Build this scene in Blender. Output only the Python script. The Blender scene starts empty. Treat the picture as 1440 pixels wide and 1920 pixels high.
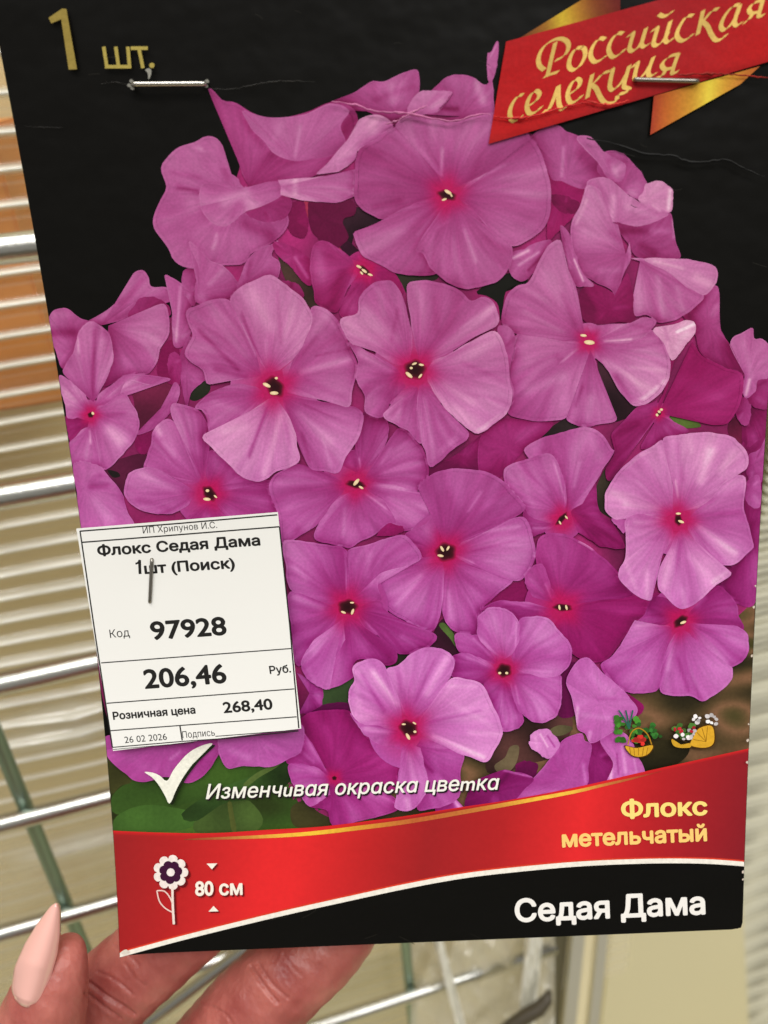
import bpy, bmesh, math, random
import numpy as np
from mathutils import Vector, Matrix
rnd = random.Random(7)
scene = bpy.context.scene
col = scene.collection

# ------------------------------------------------------------------ frame of reference
F = 1500.0          # focal length in photograph pixels (1440 x 1920)
_Z = np.array([-0.024, -0.17, 0.305]); _Z /= np.linalg.norm(_Z)       # world up seen from the camera (right, forward, up)
_X = np.array([1.0, 0.2245, 0.18]); _X -= _Z * _X.dot(_Z); _X /= np.linalg.norm(_X)
_Y = np.cross(_Z, _X)
R = np.array([_X, _Y, _Z])                                            # camera vectors -> world vectors

def W(v):                                                             # (n,3) camera space -> world
    return np.asarray(v, float) @ R.T

def ray(px, py):
    px = np.asarray(px, float); py = np.asarray(py, float)
    return np.stack([(px - 720) / F, np.ones_like(px), (960 - py) / F], -1)

# ------------------------------------------------------------------ camera
cam = bpy.data.cameras.new('camera'); camo = bpy.data.objects.new('camera', cam); col.objects.link(camo)
r_, f_, u_ = W([1, 0, 0]), W([0, 1, 0]), W([0, 0, 1])
camo.matrix_world = Matrix(((r_[0], u_[0], -f_[0], 0), (r_[1], u_[1], -f_[1], 0), (r_[2], u_[2], -f_[2], 0), (0, 0, 0, 1)))
cam.sensor_fit = 'HORIZONTAL'; cam.sensor_width = 36; cam.lens = 37.5
cam.clip_start = 0.01; cam.clip_end = 50
cam.dof.use_dof = True; cam.dof.focus_distance = 0.146; cam.dof.aperture_fstop = 22
scene.camera = camo

# ------------------------------------------------------------------ light of the shop
world = bpy.data.worlds.new("World"); scene.world = world; world.use_nodes = True
bg = world.node_tree.nodes['Background']; bg.inputs[0].default_value = (1.0, 0.955, 0.88, 1); bg.inputs[1].default_value = 0.30
def area(name, loc, target, size, power, colour):
    l = bpy.data.lights.new(name, 'AREA'); l.shape = 'RECTANGLE'; l.size, l.size_y = size; l.energy = power; l.color = colour
    o = bpy.data.objects.new(name, l); col.objects.link(o); o.location = loc
    o.rotation_euler = (Vector(target) - Vector(loc)).to_track_quat('-Z', 'Y').to_euler()
    return o
area('ceiling_light', (-0.55, -0.60, 1.5), (0, 0.15, -0.1), (1.5, 0.3), 17, (1.0, 0.985, 0.96))
area('ceiling_light', (0.60, -1.35, 1.45), (0, 0.15, -0.1), (1.5, 0.3), 22, (1.0, 0.985, 0.96))
area('ceiling_light', (-0.2, 0.05, 1.6), (0, 0.25, -0.1), (1.6, 0.3), 13, (1.0, 0.985, 0.955))
scene.view_settings.view_transform = 'Standard'; scene.view_settings.look = 'None'
scene.view_settings.exposure = 0.0; scene.view_settings.gamma = 1.0
scene.cycles.max_bounces = 6; scene.cycles.transparent_max_bounces = 12
GAIN = 1.0

# ------------------------------------------------------------------ helpers
def lin(c):
    c = np.clip(np.asarray(c, float) / 255.0, 0, 1)
    return np.where(c <= 0.04045, c / 12.92, ((c + 0.055) / 1.055) ** 2.4)

def tag(o, label=None, cat=None, group=None, kind=None):
    if label: o['label'] = label
    if cat: o['category'] = cat
    if group: o['group'] = group
    if kind: o['kind'] = kind
    return o

def empty(name, loc=(0, 0, 0)):
    o = bpy.data.objects.new(name, None); o.empty_display_size = 0.01; col.objects.link(o); o.location = loc
    return o

def mesh_obj(name, verts, faces, mat, parent=None, colors=None, uv=None, smooth=False, mats=None, fmat=None, vein=None):
    me = bpy.data.meshes.new(name)
    me.from_pydata([tuple(v) for v in np.asarray(verts, float)], [], [tuple(f) for f in faces])
    if colors is not None:
        a = me.color_attributes.new('Col', 'FLOAT_COLOR', 'POINT')
        c = np.ones((len(verts), 4)); c[:, :3] = colors
        a.data.foreach_set('color', c.astype(np.float32).ravel())
    if uv is not None:
        a = me.attributes.new('card', 'FLOAT_VECTOR', 'POINT')
        c = np.zeros((len(verts), 3)); c[:, :uv.shape[1]] = uv
        a.data.foreach_set('vector', c.astype(np.float32).ravel())
    if vein is not None:
        a = me.attributes.new('vein', 'FLOAT_VECTOR', 'POINT'); a.data.foreach_set('vector', vein.astype(np.float32).ravel())
    for m in (mats or [mat]): me.materials.append(m)
    if fmat is not None: me.polygons.foreach_set('material_index', fmat)
    if smooth: me.polygons.foreach_set('use_smooth', [True] * len(me.polygons))
    o = bpy.data.objects.new(name, me); col.objects.link(o)
    if parent is not None: o.parent = parent
    return o

def principled(name, rgb=(200, 200, 200), rough=0.5, metal=0.0, spec=0.5, coat=0.0):
    m = bpy.data.materials.new(name); m.use_nodes = True
    p = m.node_tree.nodes['Principled BSDF']
    p.inputs['Base Color'].default_value = (*lin(rgb), 1); p.inputs['Roughness'].default_value = rough
    p.inputs['Metallic'].default_value = metal; p.inputs['Specular IOR Level'].default_value = spec
    p.inputs['Coat Weight'].default_value = coat
    return m

def add_bump(m, scale, strength, dist=0.0005, coord='Object', detail=4, stretch=(1, 1, 1)):
    nt = m.node_tree; N = nt.nodes; L = nt.links; p = N['Principled BSDF']
    tc = N.new('ShaderNodeTexCoord'); mp = N.new('ShaderNodeMapping'); mp.inputs['Scale'].default_value = stretch
    nz = N.new('ShaderNodeTexNoise'); nz.inputs['Scale'].default_value = scale; nz.inputs['Detail'].default_value = detail
    b = N.new('ShaderNodeBump'); b.inputs['Strength'].default_value = strength; b.inputs['Distance'].default_value = dist
    L.new(tc.outputs[coord], mp.inputs[0]); L.new(mp.outputs[0], nz.inputs['Vector'])
    L.new(nz.outputs['Fac'], b.inputs['Height']); L.new(b.outputs[0], p.inputs['Normal'])
    return nz

def ink(name, rgb=None, rough=0.38, spec=0.35, mottle=0.0, mscale=40.0, veins=0.0):
    """printed card stock: colour from the ink (attribute Col) or one ink colour, slightly uneven varnish"""
    m = principled(name, rgb or (128, 128, 128), rough, 0, spec)
    nt = m.node_tree; N = nt.nodes; L = nt.links; p = N['Principled BSDF']
    at = N.new('ShaderNodeAttribute'); at.attribute_name = 'card'
    src = None
    if rgb is None:
        ca = N.new('ShaderNodeAttribute'); ca.attribute_name = 'Col'; src = ca.outputs['Color']
    else:
        rg = N.new('ShaderNodeRGB'); rg.outputs[0].default_value = (*lin(rgb), 1); src = rg.outputs[0]
    if mottle > 0:
        nz = N.new('ShaderNodeTexNoise'); nz.inputs['Scale'].default_value = mscale; nz.inputs['Detail'].default_value = 5
        L.new(at.outputs['Vector'], nz.inputs['Vector'])
        mr = N.new('ShaderNodeMapRange'); mr.inputs['From Min'].default_value = 0.3; mr.inputs['From Max'].default_value = 0.7
        mr.inputs['To Min'].default_value = 1 - mottle; mr.inputs['To Max'].default_value = 1 + mottle
        L.new(nz.outputs['Fac'], mr.inputs['Value'])
        mx = N.new('ShaderNodeVectorMath'); mx.operation = 'SCALE'
        L.new(src, mx.inputs[0]); L.new(mr.outputs[0], mx.inputs['Scale']); src = mx.outputs[0]
    if veins > 0:
        va = N.new('ShaderNodeAttribute'); va.attribute_name = 'vein'
        vz = N.new('ShaderNodeTexNoise'); vz.inputs['Scale'].default_value = 1.0; vz.inputs['Detail'].default_value = 4; vz.inputs['Roughness'].default_value = .6
        L.new(va.outputs['Vector'], vz.inputs['Vector'])
        vr = N.new('ShaderNodeMapRange'); vr.inputs['From Min'].default_value = 0.28; vr.inputs['From Max'].default_value = 0.72
        vr.inputs['To Min'].default_value = 1 - veins; vr.inputs['To Max'].default_value = 1 + veins
        L.new(vz.outputs['Fac'], vr.inputs['Value'])
        vx = N.new('ShaderNodeVectorMath'); vx.operation = 'SCALE'
        L.new(src, vx.inputs[0]); L.new(vr.outputs[0], vx.inputs['Scale']); src = vx.outputs[0]
    L.new(src, p.inputs['Base Color'])
    n2 = N.new('ShaderNodeTexNoise'); n2.inputs['Scale'].default_value = 0.9; n2.inputs['Detail'].default_value = 2
    n3 = N.new('ShaderNodeTexNoise'); n3.inputs['Scale'].default_value = 30; n3.inputs['Detail'].default_value = 2
    L.new(at.outputs['Vector'], n2.inputs['Vector']); L.new(at.outputs['Vector'], n3.inputs['Vector'])
    b1 = N.new('ShaderNodeBump'); b1.inputs['Strength'].default_value = 0.6; b1.inputs['Distance'].default_value = 0.0006
    b2 = N.new('ShaderNodeBump'); b2.inputs['Strength'].default_value = 0.05; b2.inputs['Distance'].default_value = 0.00005
    L.new(n2.outputs['Fac'], b1.inputs['Height']); L.new(n3.outputs['Fac'], b2.inputs['Height'])
    L.new(b1.outputs[0], b2.inputs['Normal']); L.new(b2.outputs[0], p.inputs['Normal'])
    return m

# ------------------------------------------------------------------ the gently bent card surface
_ly = [0, 92, 172, 260, 325, 435, 539, 590, 705, 775, 890, 975, 1270, 1322, 1435, 1790]
_lx = [-17, 0, 15, 32, 42, 62, 81, 90, 110, 122, 139, 150, 185, 191, 200, 225]
_ry = [155, 400, 760, 960, 1130, 1410, 1560, 1742]
_rx = [1487, 1466, 1439, 1428, 1417, 1403, 1397, 1393]
PL = np.polyfit(np.array(_ly) / 1000, _lx, 3); PR = np.polyfit(np.array(_ry) / 1000, _rx, 2)
def Lx(y): return np.polyval(PL, np.asarray(y, float) / 1000)
def Rx(y): return np.polyval(PR, np.asarray(y, float) / 1000)
CW = 0.158 * 1168 / F
def depth(y):
    y = np.clip(np.asarray(y, float), -400, 2300)
    return CW * F / (Rx(y) - Lx(y))
def S(px, py, h=0.0):
    """point on the card under photograph pixel, raised h metres along the card's normal -> world"""
    px = np.asarray(px, float); py = np.asarray(py, float)
    d = depth(py)
    P = ray(px, py) * d[..., None]
    e = 2.0
    A = ray(px, py + e) * depth(py + e)[..., None] - ray(px, py - e) * depth(py - e)[..., None]
    B = np.zeros_like(A); B[..., 0] = 1
    n = np.cross(B, A); n /= np.linalg.norm(n, axis=-1, keepdims=True)
    n = np.where(n[..., 1:2] > 0, -n, n)
    hh = np.asarray(h, float)
    if hh.ndim: hh = hh[..., None]
    dr = P / np.linalg.norm(P, axis=-1, keepdims=True)
    return W(P - dr * (hh / -(dr * n).sum(-1, keepdims=True)))

LAYER = [12e-6]
def nextlayer(k=1.0):
    LAYER[0] += 2.2e-6 * k
    return LAYER[0]

# ------------------------------------------------------------------ outlines
def catmull(pts, n, closed):
    P = np.asarray(pts, float); m = len(P)
    if closed:
        idx = [(i - 1) % m for i in range(m)], list(range(m)), [(i + 1) % m for i in range(m)], [(i + 2) % m for i in range(m)]
    else:
        r = range(m - 1)
        idx = [max(i - 1, 0) for i in r], list(r), [i + 1 for i in r], [min(i + 2, m - 1) for i in r]
    p0, p1, p2, p3 = (P[i] for i in idx)
    ts = np.linspace(0, 1, 9)[:-1]
    out = []
    for k in range(len(p1)):
        for t in ts:
            out.append(0.5 * ((2 * p1[k]) + (-p0[k] + p2[k]) * t + (2 * p0[k] - 5 * p1[k] + 4 * p2[k] - p3[k]) * t * t + (-p0[k] + 3 * p1[k] - 3 * p2[k] + p3[k]) * t ** 3))
    out.append(P[0] if closed else P[-1])
    out = np.array(out)
    s = np.r_[0, np.cumsum(np.linalg.norm(np.diff(out, axis=0), axis=1))]
    q = np.linspace(0, s[-1], n)
    return np.stack([np.interp(q, s, out[:, 0]), np.interp(q, s, out[:, 1])], -1)

TOP = np.array([(-1.2, 88, 14, 52), (-.8, 118, 20, 72), (-.4, 146, 48, 106), (0, 172, 82, 140), (.4, 192, 116, 165), (.8, 214, 148, 186), (1.3, 240, 206, 224)])
BOT = np.array([(-1.2, 84, 12, 62), (-.8, 116, 14, 84), (-.4, 150, 42, 122), (0, 178, 78, 158), (.4, 203, 116, 188), (.8, 226, 150, 210), (1.3, 242, 205, 230)])
def petal_rgb(L, y, mag):
    L = np.clip(L, -1.2, 1.3)
    a = np.stack([np.interp(L, TOP[:, 0], TOP[:, k]) for k in (1, 2, 3)], -1)
    b = np.stack([np.interp(L, BOT[:, 0], BOT[:, k]) for k in (1, 2, 3)], -1)
    t = np.clip((y - 620) / 620, 0, 1)[..., None]
    c = a * (1 - t) + b * t
    mm = np.array([172, 26, 104.0]); w = np.clip(mag, 0, 1)
    w = w[..., None] if np.ndim(w) else w
    return c * (1 - w) + mm * w

def noise1(seed, n):
    r = np.random.RandomState(seed); v = r.uniform(-1, 1, n + 3)
    def f(t):
        x = np.clip(t, 0, 1) * n; i = x.astype(int); fr = x - i; fr = fr * fr * (3 - 2 * fr)
        return v[i] * (1 - fr) + v[i + 1] * fr
    return f

def seg_dist(P, A, B):
    d = B - A; L2 = (d ** 2).sum(-1) + 1e-9
    t = np.clip(((P[:, None] - A[None]) * d[None]).sum(-1) / L2[None], 0, 1)
    q = A[None] + t[..., None] * d[None]
    return np.linalg.norm(P[:, None] - q, axis=-1).min(1)

def inside(P, poly):
    x, y = P[:, 0], P[:, 1]; c = np.zeros(len(P), bool); j = len(poly) - 1
    for i in range(len(poly)):
        xi, yi = poly[i]; xj, yj = poly[j]
        if yi != yj:
            k = ((yi > y) != (yj > y)) & (x < (xj - xi) * (y - yi) / (yj - yi) + xi); c ^= k
        j = i
    return c

M_print = ink('petal_print', None, 0.45, 0.14, 0.085, 20, veins=.12)
M_black = ink('black_print', (8, 7, 5), 0.36, 0.17, 0.1, 8)
M_board = principled('grey_board', (170, 165, 150), 0.8)
M_paint = ink('picture_print', None, 0.45, 0.14, 0.10, 14)

# ------------------------------------------------------------------ packet and card sheet
packet = empty('seed_packet', S(np.array(800.), np.array(1750.)))
tag(packet, 'black plant packet printed with pink phlox flowers and a red banner, held by a hand', 'seed packet')
PK = np.array(packet.location)
def pobj(name, V, faces, mat, parent=packet, **k):
    """mesh whose vertices are world positions, parented under a thing placed at the packet's base"""
    return mesh_obj(name, np.asarray(V) - PK, faces, mat, parent, **k)

def card_bottom(x): return 1790 + (np.asarray(x, float) - 225) * (1742 - 1790) / (1393 - 225)
def build_card():
    nu, nv = 60, 150
    top = -170.0
    us = np.linspace(0, 1, nu); vs = np.linspace(0, 1, nv)
    U, V = np.meshgrid(us, vs)
    y = top + V * (1766 - top)
    for _ in range(4):
        x = Lx(y) + U * (Rx(y) - Lx(y)); y = top + V * (card_bottom(x) - top)
    # rounded lower right corner
    rr = 9.0
    dx = Rx(y) - x; dy = card_bottom(x) - y
    k = (dx < rr) & (dy < rr)
    qx, qy = rr - dx, rr - dy; q = np.sqrt(qx ** 2 + qy ** 2) + 1e-9
    sc = np.where(k & (q > rr), rr / q, 1.0)
    x = np.where(k, x - qx * (1 - sc), x); y = np.where(k, y - qy * (1 - sc), y)
    f = S(x.ravel(), y.ravel(), 0.0); b = S(x.ravel(), y.ravel(), -0.00045)
    n = nu * nv; faces = []; fm = []
    for j in range(nv - 1):
        for i in range(nu - 1):
            a = j * nu + i
            faces.append((a, a + 1, a + nu + 1, a + nu)); fm.append(0)
            faces.append((n + a, n + a + nu, n + a + nu + 1, n + a + 1)); fm.append(1)
    rim = [i for i in range(nu)] + [j * nu + nu - 1 for j in range(1, nv)] + [(nv - 1) * nu + i for i in range(nu - 2, -1, -1)] + [j * nu for j in range(nv - 2, 0, -1)]
    for a, c in zip(rim, rim[1:] + rim[:1]):
        faces.append((a, a + n, c + n, c)); fm.append(0)
    uv = np.stack([x.ravel() / 100, y.ravel() / 100], -1); uv = np.r_[uv, uv]
    pobj('card_sheet', np.r_[f, b], faces, None, uv=uv, smooth=False, mats=[M_black, M_board], fmat=fm)
build_card()

# ------------------------------------------------------------------ flat printed shapes
def fan(base, outline, nr=14, closed=False):
    """grid from the base point out to the outline; returns xy, s, a, faces"""
    n = len(outline); ss = np.r_[np.linspace(0, 1, nr - 1)[:-1] ** 0.9, 0.955, 1.0]
    base = np.asarray(base, float)
    P = base[None, None] + (outline[None] - base) * ss[1:, None, None]
    xy = np.r_[base[None], P.reshape(-1, 2)]
    s = np.r_[0, np.repeat(ss[1:], n)]; a = np.r_[0.5, np.tile(np.linspace(0, 1, n), len(ss) - 1)]
    faces = [(0, 1 + i, 2 + i) for i in range(n - 1)]
    for k in range(len(ss) - 2):
        o = 1 + k * n
        faces += [(o + i, o + n + i, o + n + i + 1, o + i + 1) for i in range(n - 1)]
    return xy, s, a, faces

def clipcard(xy):
    xy = xy.copy(); xy[:, 0] = np.clip(xy[:, 0], Lx(xy[:, 1]) + 0.6, Rx(xy[:, 1]) - 0.6); return xy

def blob(name, pts, rgb, base=None, mat=None, shade=None, parent=packet, noise=0.0, n=48, nr=8, seed=0, smooth=True, h=None, lk=1.0):
    pts = np.asarray(pts, float)
    ol = catmull(pts, n, True) if smooth else polyline(np.r_[pts, pts[:1]], n)
    base = pts.mean(0) if base is None else base
    xy, s, a, faces = fan(base, ol, nr)
    xy = clipcard(xy)
    rgbv = np.tile(np.asarray(rgb, float), (len(xy), 1))
    if shade is not None: rgbv = shade(xy, s, a, rgbv)
    if noise:
        r = np.random.RandomState(seed + 5); ph = r.uniform(0, 6, (6, 2)); fr = r.uniform(.01, .06, (6, 2))
        v = sum(np.sin(xy[:, 0] * fr[i, 0] + ph[i, 0]) * np.sin(xy[:, 1] * fr[i, 1] + ph[i, 1]) for i in range(6)) / 2
        rgbv = rgbv * (1 + noise * v[:, None])
    return pobj(name, S(xy[:, 0], xy[:, 1], nextlayer(lk) if h is None else h), faces, mat or M_paint, parent, colors=lin(rgbv) * GAIN, uv=xy / 100)

def polyline(P, n):
    P = np.asarray(P, float); s = np.r_[0, np.cumsum(np.linalg.norm(np.diff(P, axis=0), axis=1))]
    q = np.unique(np.r_[np.linspace(0, s[-1], n), s])
    return np.stack([np.interp(q, s, P[:, 0]), np.interp(q, s, P[:, 1])], -1)

# under-painting of the photograph printed on the card
def K(ox, oy, pts, s=3.0): return [(ox + x / s, oy + y / s) for x, y in pts]

def grid_region(name, top, bot, rgbf, nu=90, nv=14, mat=None, parent=packet, lk=1.0):
    top = catmull(top, nu, False); bot = catmull(bot, nu, False)
    t = np.linspace(0, 1, nv)[:, None, None]
    P = (top[None] * (1 - t) + bot[None] * t); xy = clipcard(P.reshape(-1, 2))
    faces = [(j * nu + i, j * nu + i + 1, (j + 1) * nu + i + 1, (j + 1) * nu + i) for j in range(nv - 1) for i in range(nu - 1)]
    c = rgbf(xy, np.tile(np.linspace(0, 1, nu), nv), np.repeat(np.linspace(0, 1, nv), nu))
    return pobj(name, S(xy[:, 0], xy[:, 1], nextlayer(lk)), faces, mat or M_paint, parent, colors=lin(c) * GAIN, uv=xy / 100)

under = [(135, 620), (185, 630), (250, 600), (330, 590), (370, 500), (340, 440), (350, 360), (440, 340), (470, 260), (640, 240), (760, 190), (860, 190), (950, 230), (1080, 290), (1170, 340), (1225, 420), (1245, 520), (1310, 570), (1335, 660), (1400, 700), (1436, 760), (1430, 900), (1416, 1110), (1360, 1200), (1300, 1290), (1200, 1410), (1000, 1490), (600, 1540), (500, 1440), (250, 1400), (190, 1300), (160, 1050), (135, 800)]
blob('picture_ground', under, (134, 34, 88), base=(760, 800), n=200, nr=60, noise=.18)
# foliage printed beside and below the flowers
def mottled(cols, fx=.03, fy=.03, seed=1):
    r = np.random.RandomState(seed); ph = r.uniform(0, 6.28, (8, 2)); fr = r.uniform(.35, 1.6, (8, 2)) * (fx, fy)
    cols = np.asarray(cols, float)
    def f(xy, u, v):
        q = sum(np.sin(xy[:, 0] * fr[i, 0] + xy[:, 1] * fr[(i + 3) % 8, 1] + ph[i, 0]) * np.cos(xy[:, 1] * fr[i, 1] - xy[:, 0] * fr[(i + 5) % 8, 0] * .6 + ph[i, 1]) for i in range(8)) / 3.2
        q = np.clip(q * .5 + .5, 0, 1) * (len(cols) - 1)
        return np.stack([np.interp(q, range(len(cols)), cols[:, k]) for k in range(3)], -1)
    return f
grid_region('picture_foliage', [(198, 1400), (300, 1385), (450, 1390), (640, 1400), (760, 1440)], [(212, 1566), (320, 1568), (450, 1568), (640, 1560), (760, 1550)], mottled([(38, 42, 18), (50, 72, 28), (58, 88, 32), (78, 108, 42)], .02, .03, 3), 110, 40)
grid_region('picture_foliage', [(700, 1440), (860, 1400), (1000, 1320), (1150, 1290), (1240, 1240), (1330, 1200), (1416, 1125)], [(700, 1545), (860, 1525), (1000, 1505), (1150, 1478), (1240, 1455), (1330, 1430), (1404, 1412)], mottled([(34, 30, 18), (52, 44, 26), (84, 66, 42), (128, 92, 66), (66, 62, 32)], .035, .04, 8), 120, 46)
G = [  # printed leaves and dark gaps between the blooms
 ('leaf', K(180,1340,[(80,480),(150,400),(280,360),(420,310),(560,380),(620,430),(560,480),(420,520),(260,540),(110,560)]), (52,78,30), .25),
 ('leaf', K(180,1340,[(90,620),(130,560),(260,510),(420,520),(560,560),(520,640),(300,660),(100,650)]), (62,94,38), .2),
 ('leaf', K(180,1340,[(560,660),(560,590),(660,510),(820,470),(900,520),(940,600),(880,662),(700,665)]), (64,84,38), .25),
 ('leaf', K(180,1340,[(480,560),(660,430),(860,350),(1060,250),(1090,380),(900,470),(720,500),(560,600)]), (46,70,30), .25),
 ('leaf_vein', K(180,1340,[(830,390),(900,330),(1000,280),(1060,258),(1010,300),(920,352),(850,405)]), (88,108,52), .1),
 ('leaf_vein', K(180,1340,[(740,500),(760,490),(775,560),(790,650),(765,655),(750,580)]), (88,96,44), .1),
 ('leaf', K(180,1340,[(1100,520),(1190,480),(1240,540),(1330,590),(1340,625),(1200,640),(1110,620)]), (60,56,30), .3),
 ('leaf', K(180,1340,[(60,240),(90,260),(200,370),(140,400),(80,440)]), (66,66,32), .3),
 ('dark_gap', K(600,100,[(190,830),(330,890),(300,930),(190,950),(175,1010),(150,1100),(90,1060),(80,900)],2.88), (40,20,30), .3),
 ('dark_gap', K(600,100,[(410,1180),(620,1190),(620,1225),(480,1240),(470,1300),(440,1240)],2.88), (46,44,34), .2),
 ('dark_gap', K(600,480,[(880,200),(1060,95),(1170,130),(1150,160),(1050,190),(1018,370),(1000,270),(940,225)]), (22,22,18), .1),
 ('dark_gap', K(60,480,[(880,780),(980,690),(1000,760),(920,815)]), (34,36,26), .2),
 ('dark_gap', K(60,480,[(400,1190),(500,1140),(640,1110),(640,1190),(560,1210),(520,1240),(560,1380),(500,1330)]), (78,22,50), .2),
 ('dark_gap', K(60,480,[(425,1205),(480,1215),(495,1240),(455,1245)]), (30,24,24), .1),
 ('dark_gap', K(60,480,[(520,690),(770,700),(790,780),(700,900),(600,990),(570,800)]), (106,30,62), .2),
 ('dark_gap', K(700,760,[(920,190),(1080,75),(1180,110),(1180,140),(1010,170)]), (38,28,30), .3),
 ('dark_gap', K(700,760,[(1250,470),(1310,350),(1345,420),(1305,560),(1365,640),(1280,600),(1250,520)]), (52,44,36), .4),
 ('dark_gap', K(700,760,[(310,1360),(390,1200),(460,1290),(480,1390),(440,1425),(380,1380)]), (58,22,40), .3),
 ('leaf', K(700,760,[(370,1240),(400,1225),(455,1290),(465,1360),(430,1310)]), (72,92,44), .2),
 ('dark_gap', K(480,1000,[(780,660),(880,680),(760,775),(710,750),(780,730)]), (40,38,28), .3),
 ('leaf', K(480,1000,[(370,880),(540,815),(540,900),(530,960),(370,965)]), (52,70,40), .1),
 ('dark_gap', K(940,400,[(520,800),(600,850),(730,1050),(640,1120),(600,1110),(560,980)],2.88), (48,26,34), .3),
 ('dark_gap', K(940,400,[(410,400),(500,380),(560,480),(520,560),(430,540)],2.88), (92,26,62), .3),
 ('dark_gap', K(940,400,[(1230,1130),(1340,1050),(1420,1050),(1410,1180),(1330,1245),(1240,1210)],2.88), (104,24,58), .2),
 ('leaf', K(940,400,[(890,1080),(960,1085),(1030,1110),(1080,1150),(990,1160),(930,1140)],2.88), (74,92,40), .2),
 ('dark_gap', K(800,1100,[(420,830),(560,730),(740,700),(820,740),(800,840),(700,960),(560,1000),(400,1060),(330,1010)]), (60,36,34), .4),
 ('dark_gap', K(960,1200,[(730,600),(900,560),(1000,600),(940,690),(740,745)]), (34,30,16), .3),
 ('twig', K(800,1100,[(380,1010),(440,960),(470,900),(520,900),(500,1000),(430,1060)]), (98,84,62), .2),
 ('twig', K(800,1100,[(680,820),(740,780),(820,790),(800,820),(740,840)]), (84,76,52), .2),
 ('stem', K(260,120,[(930,770),(1030,790),(1090,900),(1130,1010),(1180,1100),(1100,1040),(1040,1010),(980,930)]), (158,46,76), .12),
 ('dark_gap', K(260,120,[(780,1010),(900,1130),(970,1240),(1010,1400),(930,1330),(820,1200)]), (66,46,40), .3),
 ('dark_gap', K(260,120,[(1110,1000),(1160,980),(1250,1070),(1200,1100)]), (50,16,36), .3),
]
for i, (nm, pts, c, nz) in enumerate(G):
    blob(nm, pts, c, noise=nz, n=40, nr=9, seed=i)

# ------------------------------------------------------------------ petals
# every entry: (base, outline, tone, magenta share, closed)
def P_(k, base, pts, tone=0.0, mag=0.0, closed=False, st=()):
    ox, oy, s = k
    return dict(base=(ox + base[0] / s, oy + base[1] / s), pts=[(ox + x / s, oy + y / s) for x, y in pts], tone=tone, mag=mag, closed=closed,
                st=[(ox + a / s, oy + b / s, ox + c / s, oy + d / s, w / s, v) for a, b, c, d, w, v in st])
K0 = (600, 100, 2.88); K1 = (260, 120, 3.); K2 = (960, 220, 3.); K3 = (60, 480, 3.); K4 = (320, 480, 3.); K5 = (600, 480, 3.)
K6 = (440, 720, 3.); K7 = (700, 760, 3.); K8 = (960, 760, 3.); K9 = (480, 1000, 3.); K10 = (800, 1100, 3.); K12 = (180, 1340, 3.); K13 = (960, 1200, 3.); K14 = (940, 400, 2.88)
FL = []   # (centre or None, eye size, petals)
def flower(centre, eye, petals, stamens=()): FL.append((centre, eye, petals, stamens))

# ---- far / behind layers
flower(None, 0, [
 P_(K14, (1300,1000), [(1330,1240),(1420,1180),(1440,1060),(1440,1440),(1420,1500),(1300,1440)], -.25, .1, True),
 P_(K8, (1330,700), [(1290,250),(1330,240),(1425,180),(1425,300),(1405,600),(1385,800),(1372,1110),(1260,1115),(1150,1020),(1180,900),(1280,880)], -.28, .1, True),
 P_(K8, (1360,330), [(1320,300),(1400,240),(1425,190),(1428,330),(1410,420),(1340,440)], 0, 0, True),
 P_(K8, (1340,470), [(1310,440),(1390,400),(1400,560),(1330,560)], .0, 0, True),
 P_(K7, (500,300), [(290,350),(450,290),(640,150),(620,300),(590,370),(420,370),(290,460)], -.5, .15, True),
 P_(K7, (760,240), [(620,150),(700,80),(1000,85),(940,190),(860,240),(810,300),(720,400),(600,380),(590,250)], -.22, .25, True),
 P_(K7, (860,1020), [(660,1100),(720,1020),(850,980),(930,890),(960,1080),(1000,1120),(880,1110),(760,1140)], -.5, .5, True),
 P_(K3, (620,1060), [(585,1000),(690,990),(670,1100),(610,1110),(575,1060)], -.5, .4, True),
 P_(K3, (780,640), [(730,520),(800,470),(840,600),(800,720),(740,700),(700,640)], -.5, .4, True),
 P_(K0, (20,900), [(-60,790),(60,760),(180,800),(190,870),(120,900),(150,1000),(60,1060),(-40,960)], -.8, .1, True),
 P_(K1, (880,880), [(830,880),(860,785),(925,775),(955,900),(930,975),(860,960)], -.6, .35, True),
 P_(K9, (300,900), [(225,780),(330,840),(380,880),(370,970),(340,1010),(240,1015)], .05),
 P_(K9, (420,980), [(360,975),(440,950),(530,960),(560,1020),(400,1010),(280,1030)], -.55, 0, True),
 P_(K13, (620,340), [(580,280),(650,300),(740,370),(700,430),(620,420)], -.45, .5, True),
 P_(K13, (320,250), [(270,200),(350,120),(340,240),(360,340),(300,380),(260,300)], -.55, .1, True),
 P_(K13, (80,730), [(20,710),(70,680),(130,710),(120,770),(50,780)], -.5, .2, True),
 P_(K10, (790,560), [(740,490),(820,430),(900,450),(860,560),(850,700),(780,740),(720,700),(760,640)], -.6, .1, True),
 P_(K10, (560,1020), [(500,1030),(560,980),(620,1000),(610,1060),(540,1060)], -.6, .1, True),
])
# top spikes
flower(None, 0, [
 P_(K0, (400,320), [(0,300),(60,262),(180,212),(280,150),(340,152),(440,110),(518,84),(538,120),(538,200),(505,290),(470,340),(390,390),(250,310),(100,290)], -.02, 0, True, [(300,250,500,180,26,-.12)]),
 P_(K0, (900,60), [(905,0),(925,-10),(955,-70),(965,-40),(960,40),(930,150),(905,140),(925,60)], .05, 0, True),
 P_(K0, (760,340), [(560,330),(600,210),(670,142),(740,112),(820,130),(892,170),(930,150),(940,330),(880,380),(740,380),(620,360)], -.02, 0, False, [(850,160,880,260,30,.25),(740,300,660,300,20,-.3)]),
 P_(K0, (560,310), [(470,320),(530,212),(610,200),(712,208),(690,240),(650,300),(600,330)], .2, 0, True),
])
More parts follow.
